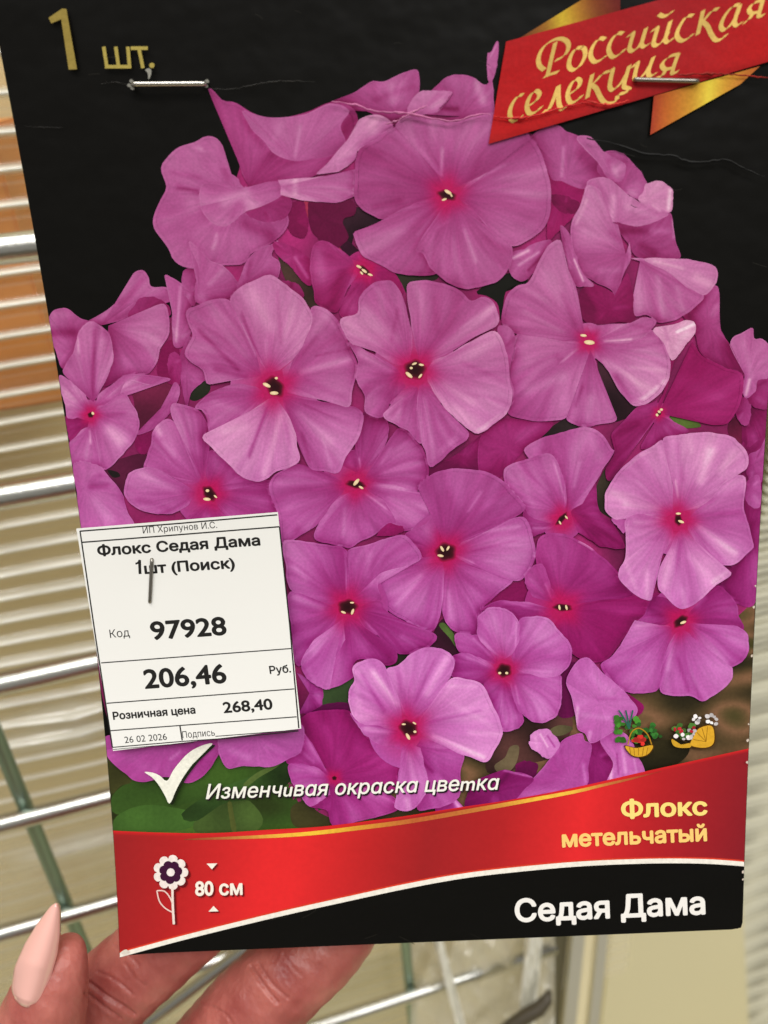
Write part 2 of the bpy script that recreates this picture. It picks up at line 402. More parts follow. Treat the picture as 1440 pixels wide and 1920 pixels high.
# left cluster behind
flower(None, 0, [
 P_(K3, (390,390), [(320,362),(380,330),(450,282),(520,200),(568,100),(620,80),(655,120),(672,172),(760,176),(800,240),(740,262),(620,240),(588,262),(580,322),(480,372)], .05, 0, False, [(520,220,620,110,22,.1)]),
 P_(K3, (600,330), [(586,262),(640,232),(740,250),(780,330),(700,350),(540,352)], -.32, .1, True),
 P_(K3, (430,392), [(480,372),(600,330),(730,268),(772,330),(772,440),(722,520),(702,600),(660,660),(600,672),(480,704),(400,730),(440,600),(430,480)], .06, 0, False, [(560,420,700,480,50,.1),(460,560,600,640,40,.08)]),
 P_(K3, (230,520), [(98,340),(140,300),(200,294),(260,338),(310,364),(350,380),(300,450),(250,560),(180,640),(140,560),(108,430)], .02, 0, True, [(110,430,230,430,40,-.3),(130,330,230,330,28,.08)]),
 P_(K3, (820,470), [(745,112),(790,122),(832,150),(862,170),(900,280),(892,440),(850,512),(800,505),(790,420),(780,230)], .08, 0, True, [(835,170,810,480,12,.25)]),
 P_(K3, (890,210), [(845,170),(850,92),(890,66),(930,100),(950,160),(915,275),(880,250)], .02, 0, True),
 P_(K3, (870,640), [(850,512),(892,450),(940,560),(985,680),(960,710),(900,760),(868,850),(840,720),(825,600)], .02, 0, True),
 P_(K3, (800,600), [(770,560),(810,540),(840,600),(830,720),(790,720),(765,640)], -.2, .25, True),
 P_(K3, (790,790), [(826,722),(832,780),(790,868),(700,960),(640,992),(584,1002),(625,960),(700,890),(760,790),(800,710)], .15, 0, True),
])
flower((170, 778), 10, [
 P_(K3, (320,930), [(280,920),(190,900),(200,980),(215,1050),(240,1060),(300,1000)], -.35, .25),
 P_(K3, (345,820), [(300,780),(210,700),(170,652),(190,612),(240,522),(270,420),(320,368),(390,390),(440,450),(456,560),(440,650),(390,750),(368,800)], .05, 0, False, [(350,420,345,760,16,-.18),(400,480,370,740,34,.18),(258,470,262,540,12,.3)]),
 P_(K3, (325,880), [(290,905),(205,912),(180,820),(152,684),(200,690),(280,760),(330,840)], .14),
 P_(K3, (350,850), [(360,826),(380,770),(470,710),(530,668),(620,668),(770,686),(765,705),(660,722),(570,696),(530,702),(500,762),(462,838),(400,848)], .05),
 P_(K3, (330,960), [(300,960),(240,1020),(208,1060),(228,1160),(250,1180),(400,1196),(390,1100),(350,1000)], .1, 0, False, [(325,980,330,1050,10,.4)]),
 P_(K3, (345,880), [(370,842),(460,832),(512,762),(560,830),(596,890),(600,980),(570,1050),(500,1130),(405,1200),(370,1100),(340,980)], .12, 0, False, [(440,980,500,1040,50,.3),(420,900,520,880,20,-.12)]),
], [(174,775,3,60)])
flower(None, 0, [
 P_(K3, (300,1300), [(234,1172),(330,1168),(400,1200),(450,1260),(505,1340),(540,1440),(560,1540),(270,1540),(250,1350)], .06, 0, True, [(330,1300,420,1290,24,-.2)]),
])
# top-left side-view bloom
flower(None, 0, [
 P_(K1, (620,690), [(580,620),(545,500),(490,370),(430,235),(392,142),(405,135),(435,165),(475,206),(540,215),(640,275),(720,300),(830,300),(950,270),(1080,215),(1200,240),(1240,330),(1200,400),(1100,515),(1040,600),(940,650),(760,690)], -.16, .12, False, [(1200,300,1080,480,50,-.2),(600,320,690,460,28,-.12)]),
 P_(K1, (880,545), [(585,262),(640,372),(720,455),(790,520),(880,542),(1000,532),(1090,515),(1160,440),(1130,350),(1185,262),(1080,222),(950,278),(830,300),(720,300),(640,278)], -.04, 0, True, [(910,350,880,520,14,.16),(800,340,760,430,20,.08)]),
 P_(K1, (560,740), [(595,690),(560,640),(500,590),(478,470),(430,410),(370,404),(310,440),(220,474),(142,545),(125,600),(155,695),(115,780),(82,880),(100,950),(172,1040),(200,1100),(260,1140),(380,1152),(470,1135),(590,1130),(640,1060),(740,1010),(832,930),(840,850),(760,760)], .02, 0, True, [(300,780,600,740,60,.14),(150,880,330,820,30,.08),(220,690,340,720,16,-.3),(190,610,340,640,22,-.12),(340,470,380,500,10,.25),(300,980,480,820,40,.05),(600,900,740,960,50,-.25),(440,960,420,1040,12,.25),(480,600,500,640,30,-.15)]),
 P_(K1, (700,800), [(600,838),(700,888),(780,884),(840,850),(862,790),(840,740),(780,720),(690,790)], -.28, .1, True),
 P_(K1, (600,740), [(350,800),(335,720),(370,672),(450,680),(600,690),(760,660),(860,690),(810,735),(700,800),(600,836),(540,882),(480,915),(430,905),(385,870)], .05, 0, True, [(480,780,600,720,40,.2)]),
 P_(K1, (800,690), [(780,652),(930,640),(1100,625),(1210,600),(1275,582),(1281,650),(1240,720),(1180,762),(1080,782),(1010,776),(900,765),(800,735)], .16, 0, False, [(880,650,880,730,20,.22),(1180,740,1270,640,12,.12)]),
 P_(K1, (1100,560), [(1000,617),(1060,560),(1140,460),(1222,370),(1240,312),(1310,284),(1380,298),(1430,350),(1390,400),(1330,438),(1240,472),(1212,540),(1130,600),(1060,616)], .3, 0, True, [(1320,370,1320,330,40,.14)]),
 P_(K1, (340,1300), [(280,1000),(330,1030),(400,1100),(470,1130),(540,1200),(566,1262),(500,1340),(330,1345),(320,1250),(340,1160)], .02, 0, True),
 P_(K1, (600,1240), [(560,1270),(580,1180),(640,1062),(750,1010),(788,992),(750,1072),(795,1112),(780,1210),(700,1260)], -.02, 0, True),
 P_(K1, (860,1080), [(760,1002),(850,1020),(950,1080),(978,1150),(972,1242),(925,1225),(850,1140),(770,1060)], -.3, .35, True, [(880,1090,950,1200,14,.4)]),
 P_(K1, (860,1260), [(800,1220),(880,1230),(930,1290),(900,1330),(830,1290)], -.15, .1, True),
])
# small side bloom under the big top one
flower((683, 507), 13, [
 P_(K1, (1280,1200), [(1230,1190),(1180,1270),(1130,1400),(1240,1460),(1310,1300),(1300,1230)], -.1, .3),
 P_(K1, (1310,1170), [(1300,1120),(1380,1130),(1440,1180),(1490,1280),(1440,1300),(1320,1280),(1290,1220)], -.3, .55),
 P_(K1, (1250,1110), [(1190,1095),(1240,1075),(1320,1100),(1380,1140),(1330,1160)], -.2, .6),
 P_(K1, (1215,1140), [(1195,1090),(1130,1040),(1040,990),(978,1036),(963,1150),(980,1260),(1000,1345),(1080,1390),(1125,1380),(1180,1260),(1240,1180)], -.2, .25, False, [(1010,1050,1030,1200,40,.18),(1150,1180,1090,1330,40,-.2)]),
], [(673,500,5.5,25),(683,508,6,35),(694,515,5,20),(678,512,4,50)])
# right-hand upper cluster
flower(None, 0, [
 P_(K2, (290,420), [(180,300),(260,340),(400,390),(400,470),(350,560),(260,640),(200,680),(200,450)], -.4, .5, True),
 P_(K2, (300,500), [(218,440),(300,440),(385,490),(350,545),(260,520)], -.6, .2, True),
 P_(K2, (310,330), [(100,112),(180,60),(262,45),(310,80),(380,112),(460,160),(505,230),(510,330),(440,390),(380,402),(280,362),(222,345),(170,245),(120,160)], -.04, 0, True, [(290,170,280,330,14,.2),(380,200,470,300,50,-.15)]),
 P_(K2, (620,400), [(520,195),(630,206),(690,268),(740,332),(765,385),(722,465),(650,432),(560,370),(480,300)], -.02, 0, True, [(640,250,700,300,20,-.05)]),
 P_(K2, (560,330), [(360,118),(440,108),(520,196),(600,240),(640,270),(630,340),(590,364),(530,332),(480,250)], .06, 0, True, [(560,270,590,330,24,.18)]),
 P_(K2, (760,470), [(750,380),(790,362),(840,360),(890,390),(906,440),(892,532),(830,545),(715,472),(740,420)], .35, 0, True, [(890,410,880,520,18,.35)]),
 P_(K2, (700,720), [(880,540),(905,570),(916,690),(946,780),(900,802),(820,808),(700,780),(640,700),(570,592),(640,580),(780,590)], -.15, 0, True, [(620,640,760,640,30,-.2),(780,640,880,640,26,.15),(730,720,800,760,34,-.2),(905,580,912,680,8,.3)]),
 P_(K2, (600,590), [(420,372),(530,340),(650,430),(760,500),(830,540),(880,546),(780,598),(700,612),(620,592),(572,578),(540,592),(500,560)], .12, 0, True, [(570,450,560,580,26,.22),(650,500,800,560,26,.1)]),
 P_(K2, (640,770), [(600,600),(520,560),(500,420),(440,380),(415,386),(400,440),(370,520),(330,610),(340,740),(380,860),(460,925),(560,975),(590,1032),(620,900),(664,800),(660,700)], .03, 0, False, [(420,460,360,600,14,.2),(400,640,620,720,30,.08),(500,860,600,860,26,.12),(560,650,640,720,26,-.1)]),
 P_(K2, (540,1080), [(376,1000),(450,935),(560,982),(590,1034),(625,905),(662,890),(692,1130),(600,1155),(480,1165),(400,1140)], -.5, .25, True, [(380,990,440,1080,40,-.6)]),
 P_(K2, (1100,1150), [(960,1090),(1080,1000),(1132,950),(1165,980),(1172,1180),(1222,1272),(1290,1340),(1330,1400),(1300,1460),(1180,1402),(1070,1332),(1020,1200)], -.1, .1, True, [(1060,1020,1000,1110,40,-.3)]),
 P_(K2, (720,810), [(664,792),(760,800),(880,870),(990,960),(1085,1010),(980,1105),(870,1152),(820,1152),(760,1110),(690,1115),(680,1000)], .1, 0, False, [(700,850,720,1080,30,.12),(820,900,850,1120,24,.16),(930,960,960,1080,20,.12)]),
 P_(K2, (820,820), [(745,798),(950,794),(1050,810),(1142,840),(1152,900),(1130,952),(1082,1002),(980,950),(880,872)], .25, 0, True, [(800,810,960,850,14,.2),(1040,900,1110,940,40,.2)]),
 P_(K2, (80,820), [(-10,770),(60,742),(150,702),(222,694),(196,780),(120,880),(60,922),(10,900),(-24,850)], .1, 0, True, [(10,790,90,750,14,.5),(40,830,150,760,12,.3),(90,860,190,760,10,-.2)]),
 P_(K2, (360,860), [(272,608),(320,650),(352,760),(400,880),(458,936),(430,954),(358,942),(320,860),(290,740)], .02, 0, True, [(350,800,400,920,9,.5),(300,700,330,850,12,.1)]),
])
# far right bits
flower(None, 0, [
 P_(K14, (1330,960), [(1370,900),(1440,870),(1445,1045),(1380,1052),(1330,1012)], -.25, .15, True),
 P_(K14, (1330,900), [(1235,705),(1290,650),(1355,618),(1366,680),(1412,680),(1445,720),(1445,880),(1385,900),(1372,960),(1320,1000),(1300,940),(1310,860)], .12, 0, True, [(1310,700,1350,880,22,.1),(1340,900,1320,980,14,.5)]),
 P_(K14, (1310,1060), [(1285,990),(1345,1030),(1335,1135),(1305,1142),(1268,1090)], -.2, .1, True),
])
flower((1236, 775), 7, [
 P_(K14, (850,1080), [(1030,690),(1090,770),(1200,830),(1305,872),(1298,1000),(1240,1122),(1150,1142),(1000,1100),(880,1075),(845,1040),(862,990),(902,930),(915,790),(960,720)], -.42, .45, False, [(960,900,1180,1000,50,.12),(1050,760,980,900,50,-.12)]),
 P_(K14, (850,1090), [(830,1090),(880,1085),(940,1130),(1010,1180),(860,1240),(755,1275),(790,1190)], -.1, .15),
 P_(K14, (845,1080), [(838,1000),(822,1020),(740,1042),(650,1130),(592,1200),(612,1290),(560,1390),(592,1440),(690,1300),(780,1182),(842,1105)], -.25, .2, False, [(600,1190,720,1050,14,.15)]),
], [(1236,772,3,30),(1240,768,3,0),(1232,778,3,60)])
# bloom with pale anthers, right of the middle
flower((1103, 640), 12, [
 P_(K14, (455,680), [(415,590),(412,450),(385,360),(335,240),(322,150),(260,170),(200,270),(152,372),(90,390),(30,440),(5,520),(0,600),(60,642),(110,656),(200,680),(320,700),(410,690)], .04, 0, False, [(330,440,400,600,20,-.12),(120,530,330,640,16,.14),(230,330,330,480,36,.06),(130,400,240,470,14,.08)]),
 P_(K14, (450,715), [(400,690),(300,690),(180,662),(110,655),(70,672),(30,860),(55,970),(32,1082),(120,1112),(250,1122),(345,1108),(400,1060),(440,960),(480,880),(470,760)], .1, 0, False, [(150,960,330,880,40,.18),(400,740,330,800,10,.3),(320,790,300,770,24,-.12),(80,700,140,780,36,.06)]),
 P_(K14, (480,740), [(470,780),(482,880),(415,980),(392,1080),(350,1112),(430,1152),(520,1140),(622,1116),(582,1030),(542,930),(512,800)], .0, 0, False, [(480,1000,470,1120,30,.2),(440,930,400,1040,14,-.2)]),
 P_(K14, (500,705), [(505,780),(560,830),(640,960),(722,1042),(820,1002),(892,930),(912,860),(906,770),(880,690),(822,625),(760,660),(640,695),(540,705)], .16, 0, False, [(560,800,800,950,30,.2),(640,740,860,700,16,-.1),(700,830,890,850,16,.14),(890,900,740,1020,10,.3),(620,880,700,1000,30,-.25)]),
 P_(K14, (500,690), [(470,610),(560,600),(700,592),(760,560),(820,568),(832,600),(790,650),(720,692),(620,704),(540,704)], .02, 0, False, [(560,690,700,680,10,.35),(700,600,780,620,20,-.1)]),
 P_(K14, (900,660), [(836,612),(930,602),(1000,580),(1050,600),(1046,650),(1000,700),(922,792),(880,700),(825,640)], .5, 0, True, [(950,640,1040,600,10,.5),(880,620,900,680,16,-.15),(1000,650,950,720,30,.1)]),
], [(1094,629,6,5),(1105,642,10,5)])
# big top bloom
flower((838, 366), 20, [
 P_(K0, (690,755), [(650,680),(560,540),(470,440),(400,400),(300,460),(200,540),(185,700),(190,790),(250,862),(345,892),(430,842),(560,792),(650,785)], -.1, 0, False, [(300,830,430,800,30,-.15),(360,560,480,640,30,.07)]),
 P_(K0, (710,735), [(650,660),(560,520),(440,410),(400,390),(480,330),(640,355),(760,362),(880,330),(1010,340),(1140,455),(1050,570),(940,642),(800,695)], -.06, 0, False, [(660,520,655,660,12,.35),(580,420,660,640,30,-.05),(900,480,820,660,24,-.06),(550,520,640,640,14,.12)]),
 P_(K0, (740,775), [(800,695),(950,622),(1080,535),(1140,458),(1200,560),(1240,700),(1246,850),(1205,950),(1120,1012),(1040,1042),(960,992),(880,902),(810,820)], -.06, 0, False, [(850,680,1000,600,10,.18),(860,740,1180,760,30,.05),(1100,960,1220,880,30,.05)]),
 P_(K0, (690,790), [(650,790),(560,792),(430,852),(300,922),(190,962),(186,1000),(230,1090),(330,1142),(420,1192),(560,1202),(632,1186),(642,1160),(600,1080),(640,900)], -.04, 0, False, [(530,980,640,840,14,.14),(560,1080,620,1170,26,-.2),(260,980,460,960,30,.06)]),
 P_(K0, (720,795), [(810,820),(880,912),(960,1002),(1042,1045),(1022,1160),(960,1232),(860,1264),(780,1272),(700,1242),(640,1202),(590,1150),(560,1080),(520,1062),(600,920),(660,830)], -.03, 0, False, [(780,950,840,1120,14,.2),(640,940,700,900,10,.1),(900,1000,980,1080,50,-.06),(720,1000,730,1180,20,.06)]),
], [(840,360,7.5,30),(833,374,5,-20),(846,366,4,60)])
# left-middle bloom
flower((393, 925), 17, [
 P_(K3, (1000,1300), [(975,1230),(1000,1090),(1100,1150),(1200,1250),(1340,1262),(1400,1330),(1200,1325),(1060,1340)], -.12),
 P_(K3, (1010,1340), [(1050,1325),(1200,1300),(1390,1300),(1400,1440),(1380,1530),(1200,1545),(1060,1440)], -.14, .05, False, [(1120,1340,1320,1380,26,.1)]),
 P_(K3, (1000,1390), [(1040,1400),(1100,1480),(1180,1560),(820,1560),(900,1450),(960,1390)], -.15, .1),
 P_(K3, (940,1270), [(900,1290),(840,1272),(740,1222),(630,1200),(665,1070),(678,990),(740,928),(795,925),(860,1050),(910,1150),(950,1232)], .06, 0, False, [(700,960,720,1000,24,.3),(740,1050,800,1120,20,.14)]),
 P_(K3, (960,1260), [(945,1240),(880,1110),(830,1000),(778,885),(798,830),(870,840),(940,870),(992,960),(1000,1080),(985,1190)], -.03, 0, False, [(880,900,930,1100,26,.08)]),
 P_(K3, (920,1330), [(880,1300),(770,1230),(660,1190),(570,1206),(530,1250),(518,1340),(560,1400),(650,1446),(780,1450),(880,1400)], .08, 0, False, [(620,1230,820,1330,26,.12),(600,1370,760,1420,30,-.12)]),
], [(389,920,3.5,0),(388,936,7,5),(404,931,4,40)])
# centre-low-middle
flower((667, 908), 17, [
 P_(K6, (690,500), [(585,450),(640,385),(695,372),(712,470),(690,520),(600,510)], -.1, .1),
 P_(K6, (705,500), [(690,440),(672,370),(690,290),(715,200),(738,152),(830,170),(870,240),(850,340),(790,440)], -.08, 0, False, [(700,420,708,470,8,.4),(760,240,740,400,20,.05)]),
 P_(K6, (730,530), [(780,450),(850,340),(920,248),(990,278),(1060,370),(1090,470),(1082,550),(1020,602),(900,590),(800,570)], -.06, 0, False, [(880,360,820,450,14,.14)]),
 P_(K6, (730,575), [(790,550),(900,568),(1020,602),(1120,640),(1157,680),(1135,750),(1080,782),(1000,822),(900,810),(830,690),(780,620)], .05, 0, False, [(880,640,1080,700,26,.12)]),
 P_(K6, (860,810), [(800,850),(860,785),(915,790),(960,820),(900,850)], -.35, .4, True),
 P_(K6, (630,570), [(600,600),(560,690),(490,770),(400,832),(270,902),(250,780),(240,720),(200,620),(195,560),(240,500),(340,450),(450,480),(560,520)], .0, 0, False, [(240,560,520,550,20,.1),(300,700,500,640,24,.08),(350,820,400,870,40,-.15)]),
 P_(K6, (690,595), [(740,600),(830,650),(870,700),(912,780),(860,785),(780,852),(700,892),(640,922),(540,902),(450,872),(490,762),(590,630)], .02, 0, False, [(620,700,610,850,14,.16),(740,620,850,700,10,.3),(680,680,700,800,20,.05)]),
], [(668,904,8,-50),(677,914,5,30)])
# left of centre: pale open bloom
flower((515, 725), 22, [
 P_(K4, (630,790), [(650,770),(780,800),(900,832),(1010,842),(1075,880),(1075,960),(1042,1050),(985,1130),(945,1222),(860,1212),(790,1202),(750,1130),(700,1000),(640,870)], .02, 0, False, [(720,880,900,1040,30,.16),(740,830,1000,950,10,-.12),(860,1040,900,1180,14,.14),(740,1000,780,1150,14,-.12)]),
 P_(K4, (530,770), [(480,735),(370,720),(280,740),(200,780),(140,852),(180,872),(212,960),(222,992),(300,960),(420,890),(520,810)], .0, 0, False, [(240,820,400,880,26,.1),(190,870,215,960,8,-.3)]),
 P_(K4, (510,670), [(492,600),(460,480),(400,350),(330,250),(250,244),(150,280),(90,310),(100,380),(120,450),(80,560),(180,650),(210,722),(320,700),(430,695)], .06, 0, False, [(240,330,420,560,34,.12),(160,420,380,640,18,-.22),(380,330,480,560,8,.22),(160,560,240,640,24,.06),(250,640,420,680,20,-.2)]),
 P_(K4, (640,720), [(625,640),(700,575),(770,450),(795,350),(790,288),(850,286),(930,350),(1000,480),(1040,570),(1056,640),(1022,760),(1003,846),(900,822),(780,800),(660,770)], .1, 0, False, [(740,650,1000,580,26,.25),(880,340,1000,490,26,.14),(700,600,820,460,20,-.1),(760,700,980,800,26,-.1),(820,560,1020,520,8,-.15)]),
 P_(K4, (550,660), [(505,600),(480,480),(420,370),(330,250),(400,170),(500,125),(560,108),(620,140),(700,200),(770,280),(800,360),(755,480),(690,575),(615,645)], .16, 0, False, [(450,200,560,400,50,.16),(540,480,540,600,20,.14),(600,200,620,480,14,-.12),(400,330,500,580,12,-.25),(680,300,640,480,20,.08)]),
 P_(K4, (595,800), [(550,805),(430,885),(300,955),(178,1010),(230,1082),(330,1172),(405,1242),(490,1270),(550,1252),(600,1212),(722,1160),(712,1060),(682,940),(635,860)], .36, 0, False, [(540,860,440,1130,14,-.35),(620,900,520,1220,24,.2),(300,990,420,960,30,.12),(460,1060,380,1200,18,-.12),(650,950,680,1130,16,-.08)]),
], [(500,722,8,25),(514,737,8,0),(518,709,3,0)])
# centre bloom
flower((778, 693), 21, [
 P_(K5, (1030,520), [(1005,392),(1060,402),(1096,460),(1075,600),(1040,640),(1000,440)], -.05, 0, True),
 P_(K5, (450,660), [(430,632),(300,552),(165,484),(212,590),(205,700),(250,780),(255,880),(350,905),(405,812),(480,745)], -.08, 0, False, [(230,540,400,640,36,.26),(260,750,380,780,40,-.08)]),
 P_(K5, (500,600), [(517,510),(510,400),(480,260),(420,160),(370,137),(290,160),(222,240),(210,320),(115,360),(172,482),(280,522),(400,600),(440,625)], .08, 0, False, [(250,300,430,470,40,.14),(150,380,330,500,36,.12),(330,190,360,330,24,.1),(440,300,400,480,14,-.12)]),
 P_(K5, (550,740), [(510,725),(470,745),(400,830),(355,902),(430,955),(500,990),(570,1060),(560,900),(555,800)], .1, 0, False, [(460,800,440,930,20,.12)]),
 P_(K5, (560,730), [(600,715),(680,830),(770,930),(832,990),(825,1030),(740,1092),(680,1152),(618,1186),(590,1090),(560,1000),(548,880),(545,800)], -.02, 0, False, [(590,800,640,1140,20,.15),(760,1030,680,1100,24,.14),(680,900,740,1000,20,-.08)]),
 P_(K5, (560,600), [(532,500),(510,380),(494,250),(495,160),(560,140),(640,145),(780,190),(850,250),(920,228),(980,270),(1006,380),(900,440),(780,512),(640,590)], .04, 0, False, [(640,560,960,300,36,.22),(560,200,580,440,26,.04),(980,280,800,400,10,.12),(640,240,660,420,30,-.08)]),
 P_(K5, (600,640), [(640,590),(780,520),(900,450),(1000,432),(1050,560),(1066,690),(1080,770),(1062,870),(1000,932),(900,1002),(840,980),(750,902),(680,822),(610,705)], .18, 0, False, [(760,860,860,960,40,.12),(700,720,860,820,30,.14),(800,600,1030,700,20,-.1),(720,560,960,460,20,-.12),(1050,880,880,990,10,.3),(900,800,1040,850,14,.12)]),
], [(777,682,5,-20),(790,684,5,10),(767,703,8,40),(788,705,5,-50),(771,690,3,0)])
# bloom right of centre-low with fold
flower((1053, 973), 14, [
 P_(K7, (1110,600), [(1170,545),(1245,430),(1262,560),(1290,620),(1350,670),(1412,780),(1400,805),(1280,795),(1150,710)], -.33, .2, False, [(1180,620,1350,760,24,-.1)]),
 P_(K7, (1090,600), [(1088,500),(1060,370),(1020,290),(960,262),(862,276),(850,240),(930,190),(1050,152),(1200,124),(1290,160),(1340,240),(1356,262),(1295,352),(1245,440),(1175,550)], -.02, 0, False, [(1160,320,1130,450,14,.16),(1230,200,1280,300,36,.1),(1060,200,1090,330,26,-.06)]),
 P_(K7, (1030,660), [(1050,690),(990,700),(900,740),(860,720),(840,620),(860,560),(940,600)], .02, 0, False, [(900,690,990,690,10,.25)]),
 P_(K7, (1070,610), [(1090,560),(1080,450),(1042,330),(992,275),(900,290),(790,322),(735,370),(750,480),(830,560),(900,630),(1000,660)], .04, 0, False, [(900,330,960,470,40,.12),(1020,330,1080,540,9,.2),(820,400,900,560,18,.06),(840,460,780,360,20,-.1)]),
], [(1050,980,4,60),(1062,970,4,50)])
# low centre bloom
flower((836, 1035), 20, [
 P_(K7, (370,820), [(330,850),(282,862),(240,780),(170,730),(280,672),(375,592),(398,600),(398,720)], -.06, 0, False, [(380,640,385,720,8,.15)]),
 P_(K7, (405,790), [(397,720),(385,600),(350,500),(255,470),(320,392),(420,362),(540,362),(640,380),(722,420),(780,480),(855,575),(780,642),(650,702),(520,770)], -.1, 0, False, [(600,490,540,590,12,.2),(480,640,420,500,50,-.06),(640,560,780,520,26,.04)]),
 P_(K7, (430,870), [(480,860),(600,910),(700,960),(790,985),(690,1070),(620,1150),(600,1270),(530,1287),(450,1272),(395,1192),(384,1080),(400,950)], -.02, 0, False, [(420,1050,440,1200,24,.14),(500,960,620,1050,30,-.08)]),
 P_(K7, (390,875), [(402,940),(390,1080),(380,1170),(340,1260),(265,1274),(190,1222),(90,1162),(40,1082),(35,960),(130,920),(270,862),(345,855)], .06, 0, False, [(270,960,130,1120,18,.18),(320,900,200,1000,20,.05),(330,1000,300,1200,26,-.08),(220,1210,250,1260,10,.2)]),
 P_(K7, (440,830), [(500,770),(650,702),(800,632),(862,640),(892,720),(917,830),(900,900),(850,972),(790,985),(680,955),(560,905),(480,862)], .06, 0, False, [(560,720,820,680,16,.18),(480,850,560,885,10,.3),(640,880,860,840,26,.06),(560,820,800,760,10,-.12)]),
], [(829,1029,6,60),(840,1028,5,-60),(826,1042,6,10)])
# magenta bloom
flower((1055, 1139), 19, [
 P_(K8, (310,1150), [(390,1110),(700,1062),(850,1060),(900,1120),(740,1190),(640,1292),(540,1422),(460,1450),(400,1440),(330,1380),(240,1230)], -.34, .4, False, [(480,1200,600,1320,60,-.04),(500,1100,700,1100,14,-.15)]),
 P_(K7, (1050,1095), [(1000,1080),(985,980),(920,900),(930,742),(1060,720),(1150,760),(1242,812),(1330,892),(1450,1020),(1460,1070),(1250,1100),(1120,1120)], -.2, .15, False, [(1160,760,1240,808,6,.6),(1000,860,1060,1000,60,.06),(1200,1000,1380,1040,40,-.05)]),
 P_(K7, (1010,1110), [(1004,1080),(990,980),(940,890),(870,930),(850,1000),(900,1080)], -.12, .1, False, [(970,1010,1000,1080,12,.3)]),
 P_(K7, (1020,1150), [(960,1150),(880,1110),(700,1100),(600,1152),(680,1150),(760,1160),(812,1215),(900,1195),(1000,1190)], -.04, .05, False, [(840,1130,960,1160,10,.14)]),
], [(1049,1139,5,80),(1062,1139,5,75)])
# lower right bloom
flower((1276, 1165), 17, [
 P_(K8, (960,1185), [(985,1160),(960,1145),(880,1092),(790,1082),(740,1180),(690,1240),(860,1240)], -.22, .05, False, [(760,1130,840,1180,20,-.12)]),
 P_(K8, (980,1200), [(1000,1160),(1070,1100),(1150,1010),(1262,1112),(1272,1180),(1296,1262),(1100,1250)], -.22, .08),
 P_(K8, (990,1225), [(1020,1235),(1150,1235),(1290,1250),(1332,1330),(1308,1425),(1240,1470),(1180,1482),(1100,1450),(1045,1370)], .0, 0, False, [(1060,1330,1200,1440,40,.1),(1060,1260,1280,1290,24,-.1)]),
 P_(K8, (900,1250), [(880,1240),(720,1222),(690,1215),(640,1302),(560,1412),(500,1462),(560,1562),(640,1612),(720,1625),(820,1600),(865,1480),(900,1320)], .02, 0, False, [(700,1240,840,1230,12,.16),(560,1450,760,1400,30,.08),(760,1300,700,1420,20,.06)]),
 P_(K8, (950,1255), [(1000,1280),(1050,1370),(1110,1452),(1182,1482),(1242,1470),(1232,1542),(1180,1602),(1080,1664),(1010,1640),(850,1620),(830,1540),(860,1400),(910,1290)], .04, 0, False, [(900,1300,880,1480,24,.2),(980,1320,1020,1560,24,.05),(930,1420,990,1600,16,-.15)]),
], [(1281,1167,6,-20)])
# pale bloom at the right edge
flower((1272, 975), 18, [
 P_(K8, (620,680), [(560,640),(600,690),(632,722),(650,650)], .1, 0, True),
 P_(K8, (985,640), [(1040,580),(1130,510),(1220,410),(1300,395),(1318,440),(1306,560),(1325,650),(1352,760),(1350,810),(1270,882),(1190,902),(1115,862),(1035,770),(990,700)], .16, 0, False, [(1050,680,1260,830,24,.28),(1040,620,1280,600,20,-.1),(1120,540,1280,460,26,-.12),(1040,720,1180,860,12,-.1)]),
 P_(K8, (905,610), [(905,450),(885,320),(850,200),(790,230),(700,282),(610,360),(560,432),(522,510),(524,590),(585,642),(650,630),(720,615),(820,620),(870,630)], .22, 0, False, [(640,560,820,580,30,.18),(700,340,860,500,26,-.05),(560,480,640,540,30,.12),(620,360,800,230,10,.2),(700,420,840,560,10,.1)]),
 P_(K8, (945,600), [(918,440),(885,330),(850,200),(900,170),(1050,153),(1200,165),(1280,210),(1326,280),(1316,362),(1225,405),(1125,520),(1045,580)], .26, 0, False, [(1120,260,1060,420,40,.32),(930,220,960,420,20,-.12),(1240,260,1180,380,30,.14),(920,430,935,520,9,.35),(1000,180,1010,260,16,.14)]),
 P_(K8, (950,690), [(915,740),(870,840),(822,940),(820,1030),(880,1092),(960,1147),(1060,1092),(1150,1012),(1238,950),(1180,902),(1105,850),(1020,760),(985,700)], .24, 0, False, [(950,760,900,1060,16,-.15),(900,820,850,1020,24,.18),(1000,850,1130,980,30,.1),(960,1040,970,1120,20,.16),(1130,1000,1210,940,20,.22)]),
 P_(K8, (890,660), [(870,640),(780,620),(690,612),(635,650),(640,740),(640,850),(600,930),(610,990),(680,1060),(740,1092),(786,1092),(802,970),(850,840),(915,740)], .22, 0, False, [(690,660,840,650,16,.14),(700,760,840,740,20,-.08),(760,940,760,1080,20,.2),(640,880,700,1040,14,.14),(650,660,645,860,8,.15)]),
], [(1272,963,5,0),(1277,978,6,20)])
